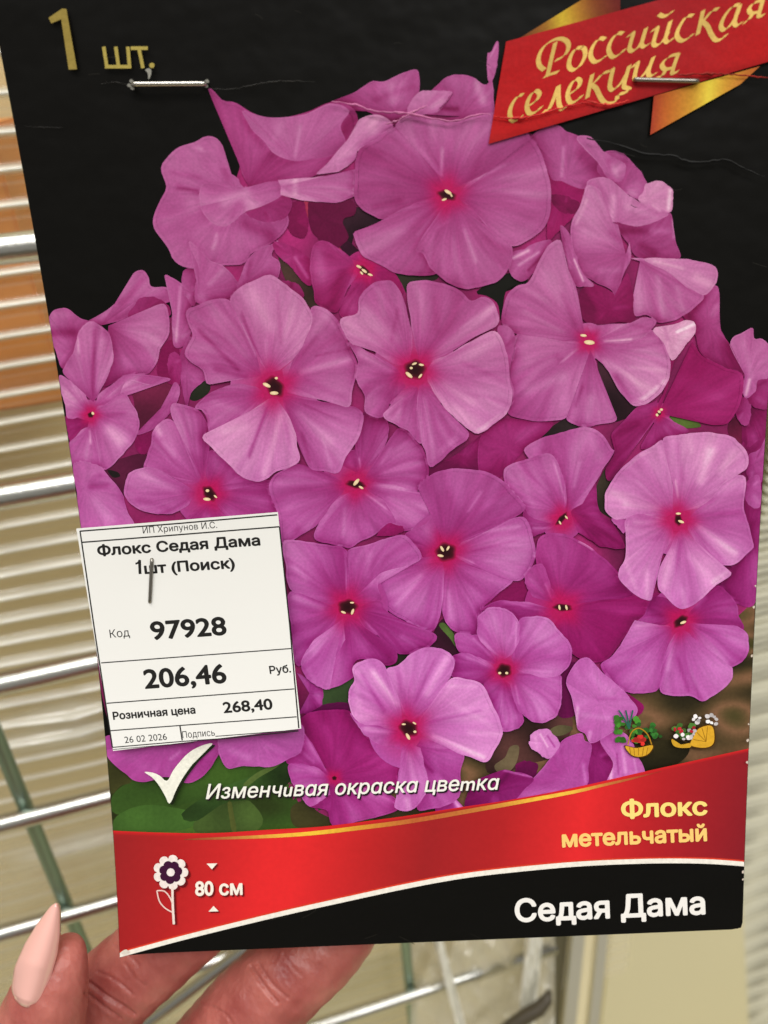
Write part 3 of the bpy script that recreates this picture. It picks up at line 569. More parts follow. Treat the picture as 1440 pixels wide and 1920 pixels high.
# below the tag's right side
flower((652, 1138), 20, [
 P_(K9, (470,430), [(400,412),(290,352),(190,325),(180,430),(200,520),(215,700),(250,740),(330,605),(430,530)], -.04, 0, False, [(220,360,370,420,26,.2),(220,560,300,620,60,-.12)]),
 P_(K9, (505,370), [(502,340),(515,240),(510,92),(400,62),(320,50),(200,40),(150,60),(170,200),(190,320),(290,352),(420,400)], -.1, 0, False, [(505,110,508,320,5,.4),(220,190,280,260,24,.12),(340,160,440,320,40,-.04)]),
 P_(K9, (540,375), [(510,330),(520,200),(520,92),(640,60),(760,20),(830,8),(900,70),(932,140),(850,182),(700,222),(685,300),(705,382),(600,400)], .0, 0, False, [(640,120,620,240,24,.12),(700,160,640,300,14,.08)]),
 P_(K9, (560,430), [(600,395),(705,380),(730,432),(880,512),(1000,562),(1015,600),(970,642),(920,652),(860,684),(790,668),(700,592),(610,522)], -.2, .05, False, [(820,580,900,640,20,.2),(620,500,680,560,10,.15)]),
 P_(K9, (520,470), [(480,520),(440,620),(400,860),(430,868),(545,815),(548,740),(580,712),(680,712),(730,745),(792,725),(792,664),(700,592),(610,522),(570,475)], -.12, .08, False, [(640,640,740,700,30,-.08)]),
 P_(K9, (490,480), [(460,520),(330,602),(268,680),(254,750),(290,822),(355,866),(412,866),(440,720),(500,600)], .1, 0, False, [(330,660,440,550,30,.14),(290,760,330,830,16,.1)]),
], [(660,1130,4,0),(644,1148,5,20),(661,1147,6,-70)])
flower((627, 1459), 8, [
 P_(K9, (430,1370), [(400,1350),(370,1250),(320,1170),(245,1120),(240,1060),(300,1010),(420,990),(540,1010),(620,1140),(700,1190),(812,1222),(812,1340),(800,1440),(620,1440),(500,1400)], -.3, .35, False, [(400,1100,480,1300,50,.12),(600,1240,760,1300,60,.06),(650,1200,760,1230,20,-.15)]),
 P_(K9, (410,1360), [(395,1345),(340,1230),(300,1160),(240,1090),(195,1180),(175,1290),(290,1310),(380,1370)], -.1, .1, False, [(360,1240,395,1330,12,.25)]),
 P_(K9, (440,1390), [(470,1400),(620,1440),(760,1470),(800,1555),(560,1625),(440,1650),(395,1560),(300,1532),(380,1460)], -.22, .15, False, [(480,1480,560,1600,40,.12)]),
 P_(K9, (410,1375), [(395,1360),(340,1315),(190,1295),(190,1380),(230,1440),(300,1535),(420,1470)], -.04, .05, False, [(220,1330,340,1350,30,.14)]),
], [])
# below the tag
flower(None, 0, [
 P_(K12, (380,150), [(40,200),(60,120),(500,60),(700,120),(710,190),(640,300),(580,362),(510,386),(400,350),(300,375),(215,372),(140,312),(80,255)], -.06, .05, True, [(420,250,470,210,14,.2),(200,250,330,320,40,.06),(570,180,590,260,14,-.15)]),
 P_(K12, (900,120), [(690,185),(720,120),(1000,60),(1160,60),(1155,200),(1085,248),(1000,290),(900,292),(820,288),(745,302),(700,250)], .0, 0, True, [(760,200,850,240,30,.14),(960,180,1060,220,20,.08)]),
])
# small lower centre bloom
flower((945, 1257), 15, [
 P_(K10, (400,430), [(375,435),(290,395),(190,370),(155,300),(168,262),(240,268),(300,278),(395,385)], -.02),
 P_(K10, (395,480), [(385,500),(340,552),(240,522),(138,500),(136,400),(200,375),(290,392),(375,440)], -.06, 0, False, [(230,400,330,440,16,.12)]),
 P_(K10, (440,530), [(480,560),(500,660),(547,730),(542,770),(500,802),(430,817),(410,762),(380,690),(318,560),(395,515)], -.02, 0, False, [(420,600,440,760,24,.12)]),
 P_(K10, (480,500), [(530,478),(640,500),(752,498),(757,560),(757,650),(722,732),(660,770),(600,757),(540,720),(488,640),(470,550)], .08, 0, False, [(560,580,660,700,50,.08),(500,560,520,660,8,.2)]),
 P_(K10, (490,450), [(478,395),(520,290),(522,190),(600,165),(680,180),(742,240),(802,310),(817,390),(800,442),(742,500),(640,506),(530,482)], .1, 0, False, [(540,470,700,480,12,.12),(620,260,720,360,50,.04),(540,400,600,340,16,-.08)]),
 P_(K10, (435,410), [(395,390),(320,330),(285,255),(290,170),(340,124),(420,114),(482,150),(522,220),(517,300),(482,385)], .12, 0, False, [(360,200,440,300,50,.1),(505,200,500,330,8,.15)]),
], [(937,1262,3,0),(950,1262,3,0)])
# lower right crumpled petals
flower(None, 0, [
 P_(K13, (470,660), [(440,590),(485,560),(590,640),(570,740),(545,810),(410,830),(425,700)], -.4, .1, True),
 P_(K13, (620,700), [(495,565),(560,505),(650,540),(705,640),(742,745),(640,780),(530,812),(565,700)], .12, 0, True, [(560,700,555,790,12,.4),(620,600,640,740,14,.25),(680,640,700,740,8,.2),(590,640,600,760,8,-.2)]),
 P_(K13, (500,360), [(305,240),(340,150),(410,98),(480,148),(560,230),(640,300),(700,370),(690,430),(600,482),(560,522),(500,562),(440,580),(410,530),(368,502),(358,420),(335,330)], .12, 0, True, [(370,380,360,470,12,.4),(440,200,560,300,40,.08),(400,420,540,440,20,.12),(440,520,430,570,14,.3),(480,330,580,330,14,-.1)]),
 P_(K13, (330,780), [(-30,905),(60,840),(160,730),(230,640),(290,560),(392,522),(412,562),(448,585),(432,700),(412,830),(250,870),(50,915)], -.05, 0, True, [(290,580,130,770,14,.12),(400,700,415,800,14,.2),(200,800,300,700,50,-.06),(60,870,240,850,24,.1)]),
 P_(K10, (380,1160), [(220,1260),(235,1150),(292,1080),(430,1030),(500,1040),(602,1076),(560,1130),(480,1210),(330,1250)], -.5, 0, True, [(440,1035,590,1070,8,.5)]),
 P_(K13, (180,580), [(98,570),(118,520),(180,498),(232,528),(272,590),(240,640),(205,664),(150,640),(110,612)], .3, 0, True, [(160,530,200,600,8,.3),(200,540,240,600,8,-.3),(130,540,140,600,14,.1)]),
 P_(K10, (150,1180), [(60,1160),(120,1150),(190,1230),(215,1260),(60,1290)], -.1, 0, True, [(130,1170,190,1250,16,.4)]),
])
# low centre: pale open bloom with notched petals
flower((766, 1366), 20, [
 P_(K9, (900,1200), [(930,1150),(1050,1195),(1168,1240),(1152,1340),(1135,1490),(960,1560),(900,1540),(960,1400),(930,1280)], -.06, 0, False, [(1000,1260,1040,1400,30,.08),(940,1290,990,1340,14,-.2)]),
 P_(K9, (860,1180), [(820,1205),(806,1330),(790,1480),(780,1545),(850,1565),(900,1540),(965,1440),(952,1330),(925,1210)], .1, 0, False, [(860,1240,890,1400,24,.25),(850,1500,860,1550,24,.3)]),
 P_(K9, (810,1120), [(780,1108),(690,1082),(590,1062),(530,1010),(570,1082),(622,1142),(700,1192),(810,1215)], .12, 0, False, [(620,1100,740,1120,20,.2)]),
 P_(K9, (825,1075), [(817,1000),(805,900),(752,790),(682,712),(590,718),(543,760),(552,830),(522,890),(532,1000),(600,1070),(700,1085),(790,1110)], .2, 0, False, [(660,780,790,960,24,.3),(600,800,720,1000,18,-.2),(560,850,580,980,24,.12)]),
 P_(K9, (860,1050), [(825,1000),(802,890),(738,772),(800,742),(900,660),(1000,643),(1060,660),(1112,710),(1102,780),(1062,860),(985,965),(905,1040)], .18, 0, False, [(1080,700,960,900,30,.28),(960,680,880,900,14,.12),(800,800,850,980,26,-.12),(1000,720,900,940,12,-.12)]),
 P_(K9, (905,1085), [(920,1040),(1000,940),(1090,822),(1180,820),(1272,850),(1332,970),(1372,1060),(1387,1130),(1345,1222),(1292,1288),(1180,1252),(1050,1195),(935,1140)], .26, 0, False, [(1000,1140,1280,1260,20,.28),(1080,860,1240,860,14,.12),(980,1060,1260,1000,14,-.16),(1100,950,1320,1080,20,.1),(1200,1120,1370,1130,20,.16)]),
], [(757,1358,4,0),(777,1356,4,30),(765,1381,7,60),(778,1372,3,0)])

def soft(p, i, size):
    r = np.random.RandomState(i + 90); b = np.array(p['base']); out = []
    for k in range(2):
        e = p['ol'][int(len(p['ol']) * r.uniform(.15, .85))]; a0, a1 = r.uniform(.3, .5), r.uniform(.65, .9)
        m, n = b + (e - b) * a0, b + (e - b) * a1; out.append((m[0], m[1], n[0], n[1], size * r.uniform(.06, .14), r.choice([-.12, .13, .16])))
    return out
def build_flowers():
    allp = []
    for fi, (c, eye, pets, stm) in enumerate(FL):
        for p in pets:
            p['fi'] = fi; p['ol'] = catmull(p['pts'], 76 if not p['closed'] else 88, p['closed'])
            r = np.random.RandomState(len(allp) + 11)
            nz = noise1(len(allp) * 3 + 1, 17)(np.linspace(0, 1, len(p['ol'])))
            cen = np.mean(p['ol'], 0); d = p['ol'] - cen; d /= np.linalg.norm(d, axis=1, keepdims=True) + 1e-6
            p['ol'] = p['ol'] + d * (nz[:, None] * 1.5 + noise1(len(allp) * 3 + 2, 44)(np.linspace(0, 1, len(p['ol'])))[:, None] * .7)
            p['poly'] = p['ol'] if p['closed'] else np.r_[p['ol'], [p['base']]]
            allp.append(p)
    made = {}
    for i, p in enumerate(allp):
        c, eye, _, stm = FL[p['fi']]
        xy, s, a, faces = fan(p['base'], p['ol'], 24)
        L = np.full(len(xy), p['tone'] * 1.45 + 0.06)
        n1, n2 = noise1(i * 7 + 3, 7), noise1(i * 7 + 4, 31); n3 = noise1(i * 7 + 5, 80)
        aa = a + .03 * np.sin(s * 5 + i)
        w = np.clip((s - .1) * 2, 0, 1)
        size = np.sqrt(np.ptp(p['ol'][:, 0]) * np.ptp(p['ol'][:, 1]))
        amp = min(1, size / 90) * (0.6 if p['closed'] else 1)
        L += amp * w * (.22 * n1(aa) + .12 * n2(aa) * (.5 + .5 * s) + .03 * n3(aa))
        if not p['closed']:
            L += -.26 * (1 - s) ** 2.2 + .06 * np.exp(-((s - .75) / .2) ** 2)
            L -= .10 * np.exp(-((aa - .5) / .05) ** 2) * (1 - s) * (s > 0.02)
        L += np.where(s > .97, .04 + .12 * np.clip(noise1(i * 7 + 6, 9)(a), 0, 1), 0)
        cen = p['ol'].mean(0); g = np.random.RandomState(i).uniform(-.15, .15, 2)
        L += ((xy - cen) / max(size, 20) * 1.2) @ g
        if not p['closed']:                          # ruffles towards the free edge and a soft fold or two
            rr = np.random.RandomState(i + 400); ph = rr.uniform(0, 6.28)
            q = np.sin(2 * math.pi * a * rr.uniform(1.6, 2.8) + ph + 1.2 * s); L += amp * .09 * (np.sign(q) * np.abs(q) ** .6) * np.clip(s - .25, 0, 1) ** 1.2
        for (x0, y0, x1, y1, wd, v) in (p['st'] if len(p['st']) > 1 or size < 40 else p['st'] + soft(p, i, size)):
            d = seg_dist(xy, np.array([[x0, y0]]), np.array([[x1, y1]]))
            L += v * 1.7 * np.exp(-(d / (wd * .75)) ** 2)
        # printed soft shadow where a nearer petal overlaps this one
        lo, hi = xy.min(0) - 25, xy.max(0) + 25
        for q in allp[i + 1:]:
            ql = q['poly']
            if (ql.max(0) < lo).any() or (ql.min(0) > hi).any(): continue
            B = np.roll(ql, -1, 0); d = seg_dist(xy, ql, B); out = ~inside(xy, ql)
            same = q['fi'] == p['fi']
            L -= np.where(out, (.26 if not same else .15) * np.exp(-(d / 8) ** 1.3) + (.24 if not same else .05) * np.exp(-d / 22), 0)
        mag = np.full(len(xy), p['mag'])
        rgb = petal_rgb(L, xy[:, 1], mag)
        if c is not None and eye > 0:
            dc = np.linalg.norm(xy - np.array(c), axis=1) / (eye * 1.0)
            ang = np.arctan2(xy[:, 1] - c[1], xy[:, 0] - c[0])
            dc = dc * (1 + .12 * np.sin(ang * 5 + i))
            wv = .55 * np.exp(-(dc / 2.9) ** 2)[:, None]; rgb = rgb * (1 - wv) + np.array([150, 34, 104.]) * wv
            wc = .92 * np.exp(-(dc / 1.75) ** 3)[:, None]; rgb = rgb * (1 - wc) + np.array([186, 18, 84.]) * wc
        xy = clipcard(xy)
        if c is not None and p['fi'] not in made:
            made[p['fi']] = bpy.data.objects.new('phlox_flower', None)
            made[p['fi']] = None
        wpx = np.linalg.norm(np.diff(p['ol'], axis=0), axis=1).sum()
        vein = np.stack([a * wpx / 14 + i * 7.3, s * size / 85, np.full(len(a), i * 1.7)], -1)
        p['geo'] = (xy, faces, rgb, vein, a * 1.6e-6)
    # link: the flower is a part of the packet, its petals are sub-parts
    for fi, (c, eye, pets, stm) in enumerate(FL):
        if c is not None:
            t = np.linspace(0, 2 * math.pi, 33)[:-1]; xy = np.array(c)[None] + np.concatenate([[[0, 0]]] + [np.stack([np.cos(t), np.sin(t)], -1) * q for q in (1.3 * eye, 2.1 * eye, (3.8 if eye > 15 else 2.9) * eye)])
            tn = np.mean([q['tone'] for q in pets]) - .12; mg = np.mean([q['mag'] for q in pets])
            cl = petal_rgb(np.full(len(xy), tn), xy[:, 1], np.full(len(xy), mg)); wv = np.r_[[1.], np.repeat([.9, .35, 0], 32)][:, None]
            cl = cl * (1 - wv) + np.array([178, 24, 88.]) * wv; xyh = nextlayer()
            hfaces = [(0, 1 + i, 1 + (i + 1) % 32) for i in range(32)] + [(1 + q * 32 + i, 33 + q * 32 + i, 33 + q * 32 + (i + 1) % 32, 1 + q * 32 + (i + 1) % 32) for q in range(2) for i in range(32)]
            heart = (clipcard(xy), xyh, hfaces, cl)
        hs = [nextlayer() for _ in pets]
        if c is not None:
            he = nextlayer(1.5)
            t = np.linspace(0, 2 * math.pi, 33)[:-1]; r = np.random.RandomState(fi)
            k = 0.74 if eye > 12 else .45; sq = {1: 1}.get(0, .88)
            nz = 1 + .08 * np.sin(t * 5 + fi)
            flat = {6: 1}.get(fi, 1)
            fl_, tl_, km_ = {(838, 366): (.55, 15, .95), (667, 908): (.42, 8, 1.15), (683, 507): (.5, 40, 1.1), (1055, 1139): (.42, 4, 1.0), (1053, 973): (.38, -48, 1.15),
                             (1276, 1165): (.62, -38, .95), (1272, 975): (.75, 80, .62), (515, 725): (.78, 52, 1.0), (393, 925): (.72, 50, 1.0), (652, 1138): (.86, 0, .95), (766, 1366): (.9, 30, .95), (1103, 640): (.5, 10, .7)}.get(c, (1.0, 0, 1.0))
            ex0 = eye * k * 1.1 * nz * km_ * np.cos(t); ey0 = eye * k * nz * fl_ * km_ * np.sin(t); tl_ = math.radians(tl_)
            EX = ex0 * math.cos(tl_) - ey0 * math.sin(tl_); EY = ex0 * math.sin(tl_) + ey0 * math.cos(tl_)
            rings = []; cols = []
            for q, cc in ((0, (40, 10, 18)), (.5, (48, 12, 20)), (.85, (70, 16, 28)), (1.0, (110, 18, 50)), (1.25, (170, 20, 74))):
                if q == 0: rings.append(np.array([c], float)); cols.append(np.array([cc], float)); continue
                rings.append(np.stack([c[0] + EX * q, c[1] + EY * q], -1)); cols.append(np.tile(np.array(cc, float), (32, 1)))
            xy = np.concatenate(rings); cl = np.concatenate(cols); n = 32
            faces = [(0, 1 + i, 1 + (i + 1) % n) for i in range(n)]
            for kk in range(3):
                o = 1 + kk * n; faces += [(o + i, o + n + i, o + n + (i + 1) % n, o + (i + 1) % n) for i in range(n)]
            par = pobj('phlox_flower', S(xy[:, 0], xy[:, 1], he), faces, M_print, packet, colors=lin(cl) * GAIN, uv=xy / 100)
            pobj('petal_ground', S(heart[0][:, 0], heart[0][:, 1], heart[1]), heart[2], M_print, par, colors=lin(heart[3]) * GAIN, uv=heart[0] / 100)
            hs2 = nextlayer(1.5)
            for (sx, sy, ln, an) in stm:
                an = math.radians(an); t2 = np.linspace(0, 2 * math.pi, 13)[:-1]
                ax = np.cos(t2) * ln; ay = np.sin(t2) * ln * .42 if ln > 3.5 else np.sin(t2) * ln * .8
                X = sx + ax * math.cos(an) - ay * math.sin(an); Y = sy + ax * math.sin(an) + ay * math.cos(an)
                V = np.stack([np.r_[sx, X], np.r_[sy, Y]], -1)
                cl = np.tile(np.array([226, 196, 150.]), (13, 1)); cl[0] = (246, 228, 188)
                pobj('anther', S(V[:, 0], V[:, 1], hs2), [(0, 1 + i, 1 + (i + 1) % 12) for i in range(12)], M_print, par, colors=lin(cl) * GAIN, uv=V / 100)
        else: par = packet
        for p, h in zip(pets, hs):
            xy, faces, rgb, vein, dh = p['geo']
            pobj('petal', S(xy[:, 0], xy[:, 1], h + dh), faces, M_print, par, colors=lin(rgb) * GAIN, uv=xy / 100, vein=vein)
build_flowers()

# ------------------------------------------------------------------ red banner, black foot, white and gold lines
LAYER[0] += 10e-6
bt = [(200, 1557), (300, 1561), (400, 1562), (500, 1556), (600, 1550), (700, 1538), (767, 1529), (847, 1516), (960, 1499), (1080, 1476), (1207, 1447), (1293, 1428), (1410, 1402)]
wl = [(215, 1790), (347, 1754), (513, 1713), (660, 1680), (767, 1657), (867, 1639), (967, 1627), (1093, 1616), (1227, 1611), (1327, 1612), (1410, 1618)]
def redgrad(xy, u, v):
    xs = [200, 330, 500, 560, 700, 800, 930, 1080, 1220, 1400]
    r = [150, 178, 226, 226, 186, 158, 176, 228, 178, 134]; g = [34, 34, 42, 42, 36, 33, 34, 43, 32, 28]; b = [36, 36, 44, 44, 38, 36, 37, 46, 38, 38]
    x = xy[:, 0] + (xy[:, 1] - 1600) * .18
    c = np.stack([np.interp(x, xs, k) for k in (r, g, b)], -1)
    e = np.clip(1 - v / .035, 0, 1)[:, None]
    return c * (1 - e) + np.array([214, 36, 38.]) * e
grid_region('red_banner', bt, wl, redgrad, 160, 30, M_paint2 if False else ink('banner_print', None, .42, .16, .03, 10))
wl_lo = [(x, y + 8) for x, y in wl]
def blackf(xy, u, v): return np.tile(np.array([10, 9, 7.]), (len(xy), 1))
bot = [(215, 1793)] + [(x, float(card_bottom(x)) - 1.2) for x in (347, 513, 660, 767, 867, 967, 1093, 1227, 1327)] + [(1384, float(card_bottom(1384)) - 1.2)]
grid_region('black_foot_panel', wl_lo, bot, blackf, 100, 20)
def stroke(name, pts, w, rgb, n=80, mat=None, lk=1.0, cf=None, h=None, parent=packet):
    c = catmull(pts, n, False); d = np.gradient(c, axis=0); d /= np.linalg.norm(d, axis=1, keepdims=True) + 1e-9
    nrm = np.stack([-d[:, 1], d[:, 0]], -1); ww = np.asarray(w(np.linspace(0, 1, n)) if callable(w) else np.full(n, w))[:, None]
    xy = clipcard(np.r_[c + nrm * ww / 2, c - nrm * ww / 2]); faces = [(i, i + 1, n + i + 1, n + i) for i in range(n - 1)]
    cc = np.tile(np.asarray(rgb, float), (2 * n, 1)) if cf is None else cf(xy)
    return pobj(name, S(xy[:, 0], xy[:, 1], nextlayer(lk) if h is None else h), faces, mat or M_paint, parent, colors=lin(cc) * GAIN, uv=xy / 100)
stroke('white_line', [(x, y + 3) for x, y in wl], lambda t: 9 + 1.5 * np.sin(t * 3), (240, 234, 222), 140, lk=8)
stroke('red_line', [(x, y - 2.5) for x, y in wl], 3, (214, 62, 40), 140, lk=4)
gl = [(345, 1574), (463, 1570), (540, 1566), (600, 1561), (667, 1553), (767, 1540), (900, 1517), (1000, 1499), (1080, 1484), (1127, 1473), (1180, 1461), (1240, 1446)]
def goldc(xy):
    xs = [345, 440, 520, 590, 660, 780, 900, 1010, 1070, 1140, 1240]
    r = [150, 190, 236, 240, 222, 186, 196, 240, 240, 200, 160]; g = [60, 120, 178, 196, 160, 96, 120, 190, 190, 120, 50]; b = [40, 60, 66, 60, 56, 50, 56, 66, 70, 60, 40]
    return np.stack([np.interp(xy[:, 0], xs, k) for k in (r, g, b)], -1)
stroke('gold_line', gl, lambda t: 1 + 7.5 * np.sin(np.clip(t * 1.02, 0, 1) * math.pi) ** .5, (220, 170, 60), 120, lk=6, cf=goldc)

# ------------------------------------------------------------------ ribbon at the top right
def quadgrad(name, A, B, C, D, cf, nu=40, nv=12, lk=2):
    u, v = np.meshgrid(np.linspace(0, 1, nu), np.linspace(0, 1, nv)); u = u.ravel()[:, None]; v = v.ravel()[:, None]
    A, B, C, D = map(lambda q: np.array(q, float), (A, B, C, D))
    xy = (A * (1 - u) + B * u) * (1 - v) + (D * (1 - u) + C * u) * v
    faces = [(j * nu + i, j * nu + i + 1, (j + 1) * nu + i + 1, (j + 1) * nu + i) for j in range(nv - 1) for i in range(nu - 1)]
    return pobj(name, S(xy[:, 0], xy[:, 1], nextlayer(lk)), faces, M_paint, colors=lin(cf(xy, u[:, 0], v[:, 0])) * GAIN, uv=xy / 100)
def ramp(xs, cs):
    cs = np.array(cs, float)
    return lambda t: np.stack([np.interp(t, xs, cs[:, k]) for k in range(3)], -1)
g1 = ramp([955, 1020, 1055, 1085, 1120, 1165], [(96, 40, 24), (150, 98, 36), (206, 176, 50), (176, 124, 40), (128, 66, 30), (104, 30, 26)])
quadgrad('ribbon_fold', (957, 82), (1093, -2), (1163, -14), (1163, 34), lambda xy, u, v: g1(xy[:, 0] - (xy[:, 1] - 40) * .2))
g2 = ramp([1215, 1250, 1300, 1330, 1360, 1425], [(150, 40, 34), (188, 96, 40), (206, 150, 50), (230, 206, 70), (206, 150, 50), (176, 84, 40)])
quadgrad('ribbon_fold', (1226, 180), (1425, 124), (1388, 158), (1219, 253), lambda xy, u, v: g2(xy[:, 0] - (xy[:, 1] - 170) * -.1))
def redr(xy, u, v):
    n = .5 + .5 * np.sin(xy[:, 0] * .013 + 1.2)
    c = ramp([0, 1], [(158, 26, 32), (186, 24, 26)])(n * .6 + .4 * v)
    e = np.clip((v - .9) / .1, 0, 1)[:, None]; return c * (1 - .12 * e)
quadgrad('red_ribbon', (949, 78), (1475, -66), (1470, 107), (916, 270), redr, 70, 26)

# calligraphic lettering on the ribbon: a broad-nib pen swept along each stroke
def nib(name, strokes, origin, s, rgb, nibw=9.5, ang=38, parent=packet):
    V = []; Fc = []; C = []; UVs = []; h0 = nextlayer(4)
    nv = np.array([math.cos(math.radians(ang)), -math.sin(math.radians(ang))])
    for k, st in enumerate(strokes):
        c = catmull([(origin[0] + x / s, origin[1] + y / s) for x, y in st], 8 * len(st), False); n = len(c)
        d = np.gradient(c, axis=0); d /= np.linalg.norm(d, axis=1, keepdims=True) + 1e-9
        nr = np.stack([-d[:, 1], d[:, 0]], -1); nr *= np.sign((nr * nv).sum(1, keepdims=True) + 1e-6)
        off = nv[None] * nibw / 2 * .92 + nr * .95
        xy = np.r_[c + off, c - off]; b = len(V) and sum(len(q) for q in V)
        V.append(xy); Fc += [(b + i, b + i + 1, b + n + i + 1, b + n + i) for i in range(n - 1)]
        UVs.append(np.full(len(xy), h0 + k * 1.2e-6))
    xy = np.concatenate(V); h = np.concatenate(UVs)
    cc = np.tile(np.asarray(rgb, float), (len(xy), 1)) * (1 + .06 * np.sin(xy[:, 0] * .05 + xy[:, 1] * .03))[:, None]
    LAYER[0] = h.max()
    return pobj(name, S(xy[:, 0], xy[:, 1], h), Fc, M_paint, parent, colors=lin(cc) * GAIN, uv=xy / 100)
words = [
 # Р о с с и й с к а я
 [(232,378),(205,352),(202,308),(225,258),(268,222),(318,208),(356,226),(362,262),(338,302),(292,326)], [(292,228),(272,310),(250,405)], [(230,415),(268,400),(308,388)],
 [(440,258),(402,262),(372,310),(366,358),(390,378),(425,354),(452,302),(448,264),(430,256)],
 [(560,212),(528,208),(494,250),(482,300),(504,334),(540,322),(568,298)],
 [(658,180),(624,182),(590,226),(580,272),(602,308),(640,292),(668,264)],
 [(682,200),(712,176),(698,232),(692,264),(710,276),(742,252),(768,205)], [(782,150),(764,210),(758,242),(774,252),(802,232)],
 [(812,172),(842,148),(828,205),(822,236),(840,246),(872,222),(902,176)], [(914,112),(894,180),(886,216),(902,228),(932,202)], [(850,76),(874,88),(902,80),(926,58)],
 [(1036,84),(1000,90),(964,140),(948,190),(972,220),(1008,208),(1036,182)],
 [(1090,55),(1076,120),(1060,188)], [(1172,48),(1140,56),(1108,92),(1086,118)], [(1086,118),(1112,140),(1134,186),(1158,216),(1188,212),(1218,184)],
 [(1284,26),(1250,34),(1206,86),(1186,140),(1204,162),(1240,132),(1272,80),(1288,26)], [(1288,26),(1266,92),(1260,128),(1276,138),(1300,118)],
 [(1412,2),(1366,14),(1338,48),(1352,72),(1392,62)], [(1412,2),(1398,52),(1390,88),(1420,80)], [(1356,72),(1340,102),(1308,126)],
 # с е л е к ц и я
 [(118,512),(88,520),(54,572),(46,626),(70,654),(112,626)],
 [(146,572),(188,544),(206,508),(184,490),(154,520),(138,572),(152,612),(188,604),(218,574)],
 [(226,602),(256,590),(284,530),(308,462)], [(308,462),(308,520),(314,570),(332,590),(358,566)],
 [(368,508),(412,476),(426,440),(404,426),(374,460),(358,514),(374,554),(410,542),(436,514)],
 [(492,400),(478,460),(464,530)], [(578,386),(546,398),(512,436),(486,458)], [(486,458),(512,478),(534,524),(562,556),(598,556),(626,540)],
 [(580,392),(602,372),(590,430),(586,470),(604,486),(644,450),(680,392)], [(692,352),(672,420),(662,466),(682,476)], [(682,476),(692,486),(668,500),(630,512),(624,540)],
 [(706,366),(736,336),(724,390),(720,424),(740,428),(778,392),(806,346)], [(822,306),(800,366),(794,400),(810,412),(836,392)],
 [(956,292),(906,306),(868,346),(884,374),(930,364)], [(956,292),(934,350),(924,396),(956,384)], [(888,374),(868,410),(830,424)],
]
nib('ribbon_lettering', words, (940, 0), 2.88, (222, 184, 100))
blob('gold_numeral', [(x / 2.88, y / 2.88) for x, y in [(262, 96), (335, 46), (358, 48), (416, 374), (371, 376), (330, 104), (277, 126)]], (150, 130, 64), base=(338 / 2.88, 90 / 2.88), smooth=False, nr=5, lk=3)
def bars(name, segs, rgb, w):
    for i, (a, b, c, d) in enumerate(segs):
        stroke(name, [(a / 2.88, b / 2.88), ((a + c) / 5.76, (b + d) / 5.76), (c / 2.88, d / 2.88)], w, rgb, 8, lk=1)
bars('gold_letter_stroke', [(560, 252, 578, 368), (625, 252, 640, 362), (690, 252, 700, 368), (566, 360, 708, 360), (706, 260, 798, 260), (750, 262, 772, 368)], (172, 154, 78), 6.6)
t = np.linspace(0, 2 * math.pi, 13)[:-1]
blob('gold_dot', [(820 / 2.88 + 5 * math.cos(q), 353 / 2.88 + 5 * math.sin(q)) for q in t], (172, 154, 78), nr=4)

